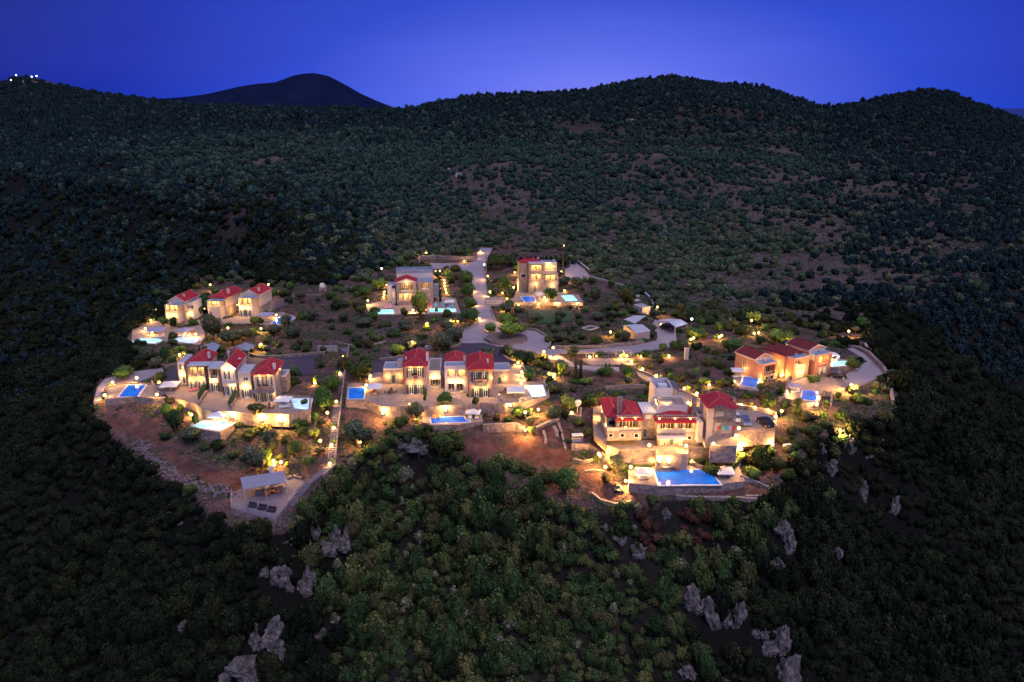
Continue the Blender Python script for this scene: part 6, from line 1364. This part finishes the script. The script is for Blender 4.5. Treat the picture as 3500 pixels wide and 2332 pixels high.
# ------------------------------------------------------------------ carports
def carport(zoom,front,ridge,back,zf,zr,zb,lab,m='canopy',zg=0.03,close=False):
    F_=[corner(zoom,*p,zf) for p in front]; Rg=[corner(zoom,*p,zr) for p in ridge]; Bk=[corner(zoom,*p,zb) for p in back]
    c0=Vector((F_[0].x,F_[0].y,zg)); r=empty('carport',c0,0,lab,'carport'); F_=[v-c0 for v in F_];Rg=[v-c0 for v in Rg];Bk=[v-c0 for v in Bk]
    up=Vector((0,0,.08))
    for nm,(a,b) in (('roof',(F_,Rg)),('roof',(Rg,Bk))):
        mb=MB(); mb.quad(*[tuple(v+up) for v in (a[0],a[1],b[1],b[0])]); mb.quad(*[tuple(v) for v in (b[0],b[1],a[1],a[0])]); mb.quad(tuple(a[0]),tuple(a[1]),tuple(a[1]+up),tuple(a[0]+up)); mb.quad(tuple(a[1]),tuple(b[1]),tuple(b[1]+up),tuple(a[1]+up)); mb.quad(tuple(b[0]),tuple(a[0]),tuple(a[0]+up),tuple(b[0]+up)); mb.build(nm,m,r)
    for v in F_+Bk: w=Vector((v.x*.96+Rg[0].x*.04,v.y*.96+Rg[0].y*.04)); MB().box(w.x-.07,w.x+.07,w.y-.07,w.y+.07,-.3,v.z+.02).build('post','metal_pale',r)
    if close: 
        a,b=F_[0].lerp(F_[1],.03),F_[0].lerp(F_[1],.97); mb=MB(); mb.quad((a.x,a.y+.1,0),(b.x,b.y+.1,0),(b.x,b.y+.1,b.z),(a.x,a.y+.1,a.z)); c=Bk[0]; mb.quad((a.x+.1,a.y,0),(c.x+.1,c.y,0),(c.x+.1,c.y,c.z),(a.x+.1,a.y,a.z)); mb.build('side_wall','concrete',r)
carport('G',[(1260,614),(1105,557)],[(1400,512),(1250,505)],[(1528,572),(1440,540)],2.4,3.2,2.4,'left carport of the three with a pale folded roof')
carport('G',[(1275,747),(1465,712)],[(1180,660),(1360,628)],[(1105,641),(1250,622)],2.3,3.1,2.5,'front carport of the three with a closed grey wall',close=True)
carport('G',[(1800,665),(1962,615)],[(1700,588),(1868,560)],[(1562,572),(1700,547)],2.4,3.1,2.4,'right carport of the three sheltering a dark car')
carport('A',[(1045,1010),(1135,1018)],[(1030,945),(1190,945)],[(960,955),(1110,908)],2.2,2.7,2.2,'left grey carport behind the joined villas',m='flat_roof')
carport('A',[(1370,985),(1515,1010)],[(1390,955),(1585,945)],[(1270,1000),(1475,912)],2.2,2.9,2.2,'right grey carport behind the joined villas, lit from within',m='flat_roof')
p=hit('A',1380,985); 
# green shade net beside the carports
q=[corner('G',1085,560,2.2),corner('G',1255,618,2.2)]; c0=Vector((q[0].x,q[0].y,0)); r=empty('shade_screen',c0,0,'dark green net screen under the left carport roof','screen'); b=q[1]-c0
MB().quad((0,0,0),(b.x,b.y,0),(b.x,b.y,2.2),(0,0,2.2)).build('net','green_net',r); MB().bar((0,0,-.1),(0,0,2.25),.04).bar((b.x,b.y,-.1),(b.x,b.y,2.25),.04).build('frame','metal_pale',r)
# slatted screen with slanting struts
p0=hit('G',598,1070); p1=hit('G',1200,1068); r=empty('slatted_screen',p0,0,'long metal frame screen with slanting struts along the lit terrace','screen'); d=p1-p0
for k in range(7):
    t=k/6; b=Vector((d.x*t,d.y*t,d.z*t)); MB().box(b.x-.08,b.x+.08,b.y-.08,b.y+.08,b.z-.2,b.z+2.0).build('post','metal_grey',r); MB().bar((b.x,b.y,b.z+1.9),(b.x+1.1,b.y-1.6,b.z+.1),.04,5).build('strut','metal_grey',r)
MB().bar((0,0,2.0),(d.x,d.y,2.0+d.z),.06,5).bar((0,0,.3),(d.x,d.y,.3+d.z),.04,5).bar((0,0,1.1),(d.x,d.y,1.1+d.z),.03,5).build('rail','metal_grey',r)
# low frame in garden, monument, bench, utility hut, solar panels
def framebed(zoom,pts,lab):
    P=[hit(zoom,x,y) for x,y in pts]; c0=P[0].copy(); r=empty('planting_bed',c0,0,lab,'planting bed'); mb=MB(); n=len(P)
    for i in range(n): a=P[i]-c0;b=P[(i+1)%n]-c0; a.z=b.z=.35; mb.bar(a,b,.16,4)
    mb.build('kerb','coping',r); mb=MB(); mb.poly([(v.x-c0.x,v.y-c0.y,.12) for v in P]); mb.build('soil','bark',r)
framebed('G',[(545,692),(655,655),(778,680),(640,714)],'empty planting bed with a pale square kerb')
p=hit('G',1940,1095); r=empty('stone_pillar',p,.2,'pale stone pillar standing alone in the garden beyond the side road','pillar'); MB().box(-.5,.5,-.25,.25,-.2,2.9).build('shaft','cream',r); MB().box(-.6,.6,-.3,.3,2.9,3.05).build('cap','white_plaster',r)
p=hit('D',780,1148); r=empty('stone_bench',p,0,'small stone bench beside the low wall behind the central villa','bench'); MB().box(-.9,.9,-.25,.25,.5,.65).build('seat','coping',r); MB().box(-.6,-.35,-.2,.2,-.1,.5).build('leg','coping',r); MB().box(.35,.6,-.2,.2,-.1,.5).build('leg','coping',r)
h=House('small cream utility hut above the carports','G',(1355,505),.0,25,name='utility_hut',cat='hut'); B=h.block((1355,405,1458,505),'cream',0,4.5,foot=.5); h.flat(B,'flat_roof',par=.1)
p=hit('G',1290,350); r=empty('solar_panel',p,.3,'pair of solar water panels and pole above the utility hut','solar panel')
MB().bar((0,0,0),(0,0,3.2),.05).build('pole','metal_pale',r); MB().box(-1,1,-.4,.4,1.0,1.1).box(-.5,.5,-.3,.3,2.4,2.9).build('panel','metal_pale',r); MB().bar((-.6,.5,1.3),(.6,.5,1.3),.25,8).build('tank','fabric_white',r)
p=hit('E',340,740); r=empty('garden_swing',p,.1,'pale covered swing seat on thin legs left of the driveway','swing seat')
MB().box(-1.1,1.1,-.6,.6,1.9,2.05).build('canopy','fabric_white',r); MB().box(-.9,.9,-.3,.3,.5,.65).box(-.9,.9,.25,.35,.65,1.2).build('seat','metal_pale',r)
for a in (-1.05,1.05):
    for b in (-.7,.7): MB().bar((a,b,-.1),(a,0,1.9),.035).build('leg','metal_pale',r)
p=hit('E',2335,790); r=empty('water_tank',p,.2,'small white tank lying on the slope beyond the parking court','tank'); MB().bar((-.9,0,.7),(.9,0,.7),.5,12).build('barrel','fabric_white',r); MB().box(-.7,-.5,-.4,.4,-.2,.4).box(.5,.7,-.4,.4,-.2,.4).build('stand','metal_grey',r)
def dish(zoom,x,y,lab,s=.8):
    p=hit(zoom,x,y); r=empty('satellite_dish',p,random.uniform(-.3,.3),lab,'satellite dish'); MB().bar((0,0,-.1),(0,0,2),.05).build('pole','metal_pale',r)
    mb=MB(); mb.ball((0,0,2.3),s,12,6,(1,.25,1)); mb.build('reflector','fabric_white',r)
dish('E',343,450,'white satellite dish on a pole beside the low curved garden wall')
dish('W',742,672,'white satellite dish beside the small pump house behind the upper villas',1.0)
def pole(zoom,x,y,hpx,lab,arm=True):
    p=hit(zoom,x,y); sl=slant(p.x,p.y,p.z)/FP/Z[zoom][2]; H=hpx*sl; r=empty('utility_pole',p,0,lab,'pole'); MB().bar((0,0,-.3),(0,0,H),.14*max(1,H/9),6,.1*max(1,H/9)).build('mast','dark_wood',r)
    if arm: MB().bar((-.9,0,H*.93),(.9,0,H*.93),.06).bar((-.7,0,H*.86),(.7,0,H*.86),.05).build('crossarm','dark_wood',r)
pole('W',1293,632,72,'tall wooden pole behind the three-storey villa'); pole('W',1117,640,62,'dark pole at the right edge of the access road',False); pole('W',1070,422,28,'distant wooden pole on the hill beside the white shed'); pole('W',943,510,20,'distant wooden pole in the wood above the grey villa')
pole('W',745,672,20,'thin mast behind the upper left villas'); pole('G',1385,215,230,'slim mast above the curved bluish wall',False); pole('A',1960,860-60,170,'thin mast in the garden right of the upper villas',False)
# laundry on the balcony of the large villa
a=h0=None
p=at('E',1640,640,.2); q=at('E',1810,640,.2); r=empty('washing_line',(p[0],p[1]-1.6,1.3),0,'washing line with bright towels hung below the right tower balcony','washing line'); L_=q[0]-p[0]
MB().bar((0,0,1),(L_,0,1),.015,4).bar((0,0,-1.2),(0,0,1),.03,4).bar((L_,0,-1.2),(L_,0,1),.03,4).build('line','metal_grey',r)
for k,m in enumerate(('red_cloth','green_cloth','blue_cloth','grey_cloth','red_cloth')): MB().box(.1+k*L_/5,.1+k*L_/5+L_/6,-.02,.02,.3,1.0).build('towel',m,r)
# ------------------------------------------------------------------ far buildings and hill village
def hut(zoom,x,y,w,hp,lab,m='white_plaster',rm='roof_maroon',gable=True,rot=0):
    p=hit(zoom,x,y); sl=slant(p.x,p.y,p.z)/FP/Z[zoom][2]; W_=w*sl; H=hp*sl; r=empty('distant_house',p,R(rot),lab,'house')
    MB().box(-W_/2,W_/2,0,W_*.8,-2,H).build('wall',m,r)
    if gable: MB().poly([(-W_/2-.2,-.2,H),(W_/2+.2,-.2,H),(W_/2+.2,W_*.4,H+W_*.22),(-W_/2-.2,W_*.4,H+W_*.22)]).poly([(W_/2+.2,W_*.85,H),(-W_/2-.2,W_*.85,H),(-W_/2-.2,W_*.4,H+W_*.22),(W_/2+.2,W_*.4,H+W_*.22)]).build('roof',rm,r)
    else: MB().box(-W_/2-.1,W_/2+.1,-.1,W_*.82,H+.01,H+.25).build('roof',rm,r)
    MB().box(-W_*.1,W_*.1,-.06,-.01,0,H*.6).build('door','window_dark',r)
hut('L',115,113,22,10,'pale cream house leftmost on the hilltop of the far village','cream'); hut('L',140,112,20,9,'pale cream house in the middle of the far hilltop village','cream'); hut('L',165,116,14,8,'low cream house near the far village lamps','cream'); hut('L',195,116,26,9,'long house with a reddish roof in the far hilltop village','cream'); hut('L',225,120,22,8,'rightmost house of the far hilltop village','cream')
hut('L',207,400,6,10,'tiny white hut alone on the left hillside',gable=False,rm='flat_roof'); hut('L',243,417,16,7,'small white building right of the tiny hut on the left hillside',gable=False,rm='flat_roof')
hut('L',2107,543,26,13,'white shed beside the pole on the middle hill',gable=False,rm='flat_roof'); hut('M',549,293,24,14,'pinkish square hut high on the middle hill','cream',gable=False); hut('M',2314,490,16,8,'small white shed at the far right of the hillside',gable=False,rm='flat_roof'); hut('W',741,670,14,9,'small cream pump house behind the upper left villas','cream',gable=False,rm='flat_roof')
hut('L',2062,512,7,8,'tiny white tank house above the white shed',gable=False,rm='flat_roof')
for i,(x,y) in enumerate(((78,99),(55,122),(150,107),(172,103))):
    p=hit('L',x,y+2); r=empty('street_lamp',p,0,'one of the four white lamps in the far hilltop village','lamp','white lamps of the far hilltop village'); MB().ball((0,0,9),1.3 if i!=1 else 1.0,8,6).build('globe','lamp_white',r); MB().bar((0,0,-1),(0,0,8),.25).build('post','metal_grey',r)
# ------------------------------------------------------------------ camera, light, sky
cd=bpy.data.cameras.new('camera'); cd.sensor_width=36; cd.lens=FP/3500*36; cd.clip_end=80000; cd.clip_start=.5
co=bpy.data.objects.new('camera',cd); COL.objects.link(co); co.location=(0,0,HC); co.rotation_euler=(math.pi/2-PT,0,0); sc.camera=co
sun=bpy.data.lights.new('sun','SUN'); sun.energy=SUN_E; sun.angle=R(35); sun.color=(.88,.80,1.0); so=bpy.data.objects.new('sun',sun); COL.objects.link(so)
EL,AZ=58,155
dv=Vector((math.sin(R(AZ))*math.cos(R(EL)),math.cos(R(AZ))*math.cos(R(EL)),math.sin(R(EL)))); so.rotation_euler=dv.to_track_quat('Z','Y').to_euler(); so.location=(0,0,200)
w=bpy.data.worlds.new('World'); sc.world=w; w.use_nodes=True; N=w.node_tree.nodes; L=w.node_tree.links; N.clear()
out=N.new('ShaderNodeOutputWorld'); bg=N.new('ShaderNodeBackground'); L.new(bg.outputs[0],out.inputs[0]); bg.inputs[1].default_value=1
tc=N.new('ShaderNodeTexCoord')
mp=N.new('ShaderNodeVectorMath'); mp.operation='MULTIPLY'; mp.inputs[1].default_value=(1,1,2.6); L.new(tc.outputs['Generated'],mp.inputs[0])
nr=N.new('ShaderNodeVectorMath'); nr.operation='NORMALIZE'; L.new(mp.outputs[0],nr.inputs[0])
dt=N.new('ShaderNodeVectorMath'); dt.operation='DOT_PRODUCT'; g=Vector((.10,1,-.02)).normalized(); dt.inputs[1].default_value=g; L.new(nr.outputs[0],dt.inputs[0])
ac=N.new('ShaderNodeMath'); ac.operation='ARCCOSINE'; L.new(dt.outputs['Value'],ac.inputs[0])
mr=N.new('ShaderNodeMapRange'); mr.inputs[1].default_value=0; mr.inputs[2].default_value=R(90); L.new(ac.outputs[0],mr.inputs[0])
rp=N.new('ShaderNodeValToRGB'); L.new(mr.outputs[0],rp.inputs[0]); e=rp.color_ramp.elements
stops=[(0,(.21,.23,.88)),(.11,(.10,.155,.83)),(.24,(.022,.07,.64)),(.36,(.008,.032,.42)),(.46,(.005,.02,.28)),(.7,(.09,.11,.36)),(1,(.20,.23,.48))]
e[0].position=0;e[0].color=(*stops[0][1],1); e[1].position=1; e[1].color=(*stops[-1][1],1)
for p_,c_ in stops[1:-1]: x=e.new(p_); x.color=(*c_,1)
sk=N.new('ShaderNodeTexSky'); sk.sky_type='NISHITA'; sk.sun_disc=False; sk.sun_elevation=R(1.0); sk.sun_rotation=R(AZ)
sm=N.new('ShaderNodeMix'); sm.data_type='RGBA'; sm.blend_type='ADD'; sm.inputs[0].default_value=.008; cn=N.new('ShaderNodeTexNoise'); cn.inputs['Scale'].default_value=2.2; cn.inputs['Detail'].default_value=5; cm=N.new('ShaderNodeVectorMath'); cm.operation='MULTIPLY'; cm.inputs[1].default_value=(1,1,7); L.new(tc.outputs['Generated'],cm.inputs[0]); L.new(cm.outputs[0],cn.inputs['Vector']); cr=N.new('ShaderNodeMapRange'); cr.inputs[1].default_value=.4; cr.inputs[2].default_value=.7; cr.inputs[3].default_value=1.05; cr.inputs[4].default_value=.92; L.new(cn.outputs['Fac'],cr.inputs[0]); cx=N.new('ShaderNodeVectorMath'); cx.operation='SCALE'; L.new(rp.outputs[0],cx.inputs[0]); L.new(cr.outputs[0],cx.inputs['Scale']); L.new(cx.outputs[0],sm.inputs[6]); L.new(sk.outputs[0],sm.inputs[7]); L.new(sm.outputs[2],bg.inputs[0])
sc.view_settings.view_transform='Standard'; sc.view_settings.look='None'; sc.view_settings.exposure=0; sc.view_settings.gamma=1
sc.render.engine='CYCLES'; sc.cycles.use_denoising=True; sc.cycles.max_bounces=4; sc.cycles.diffuse_bounces=2; sc.cycles.glossy_bounces=2; sc.cycles.transmission_bounces=2; sc.cycles.sample_clamp_indirect=3; sc.cycles.caustics_reflective=False; sc.cycles.caustics_refractive=False; sc.cycles.use_light_tree=True
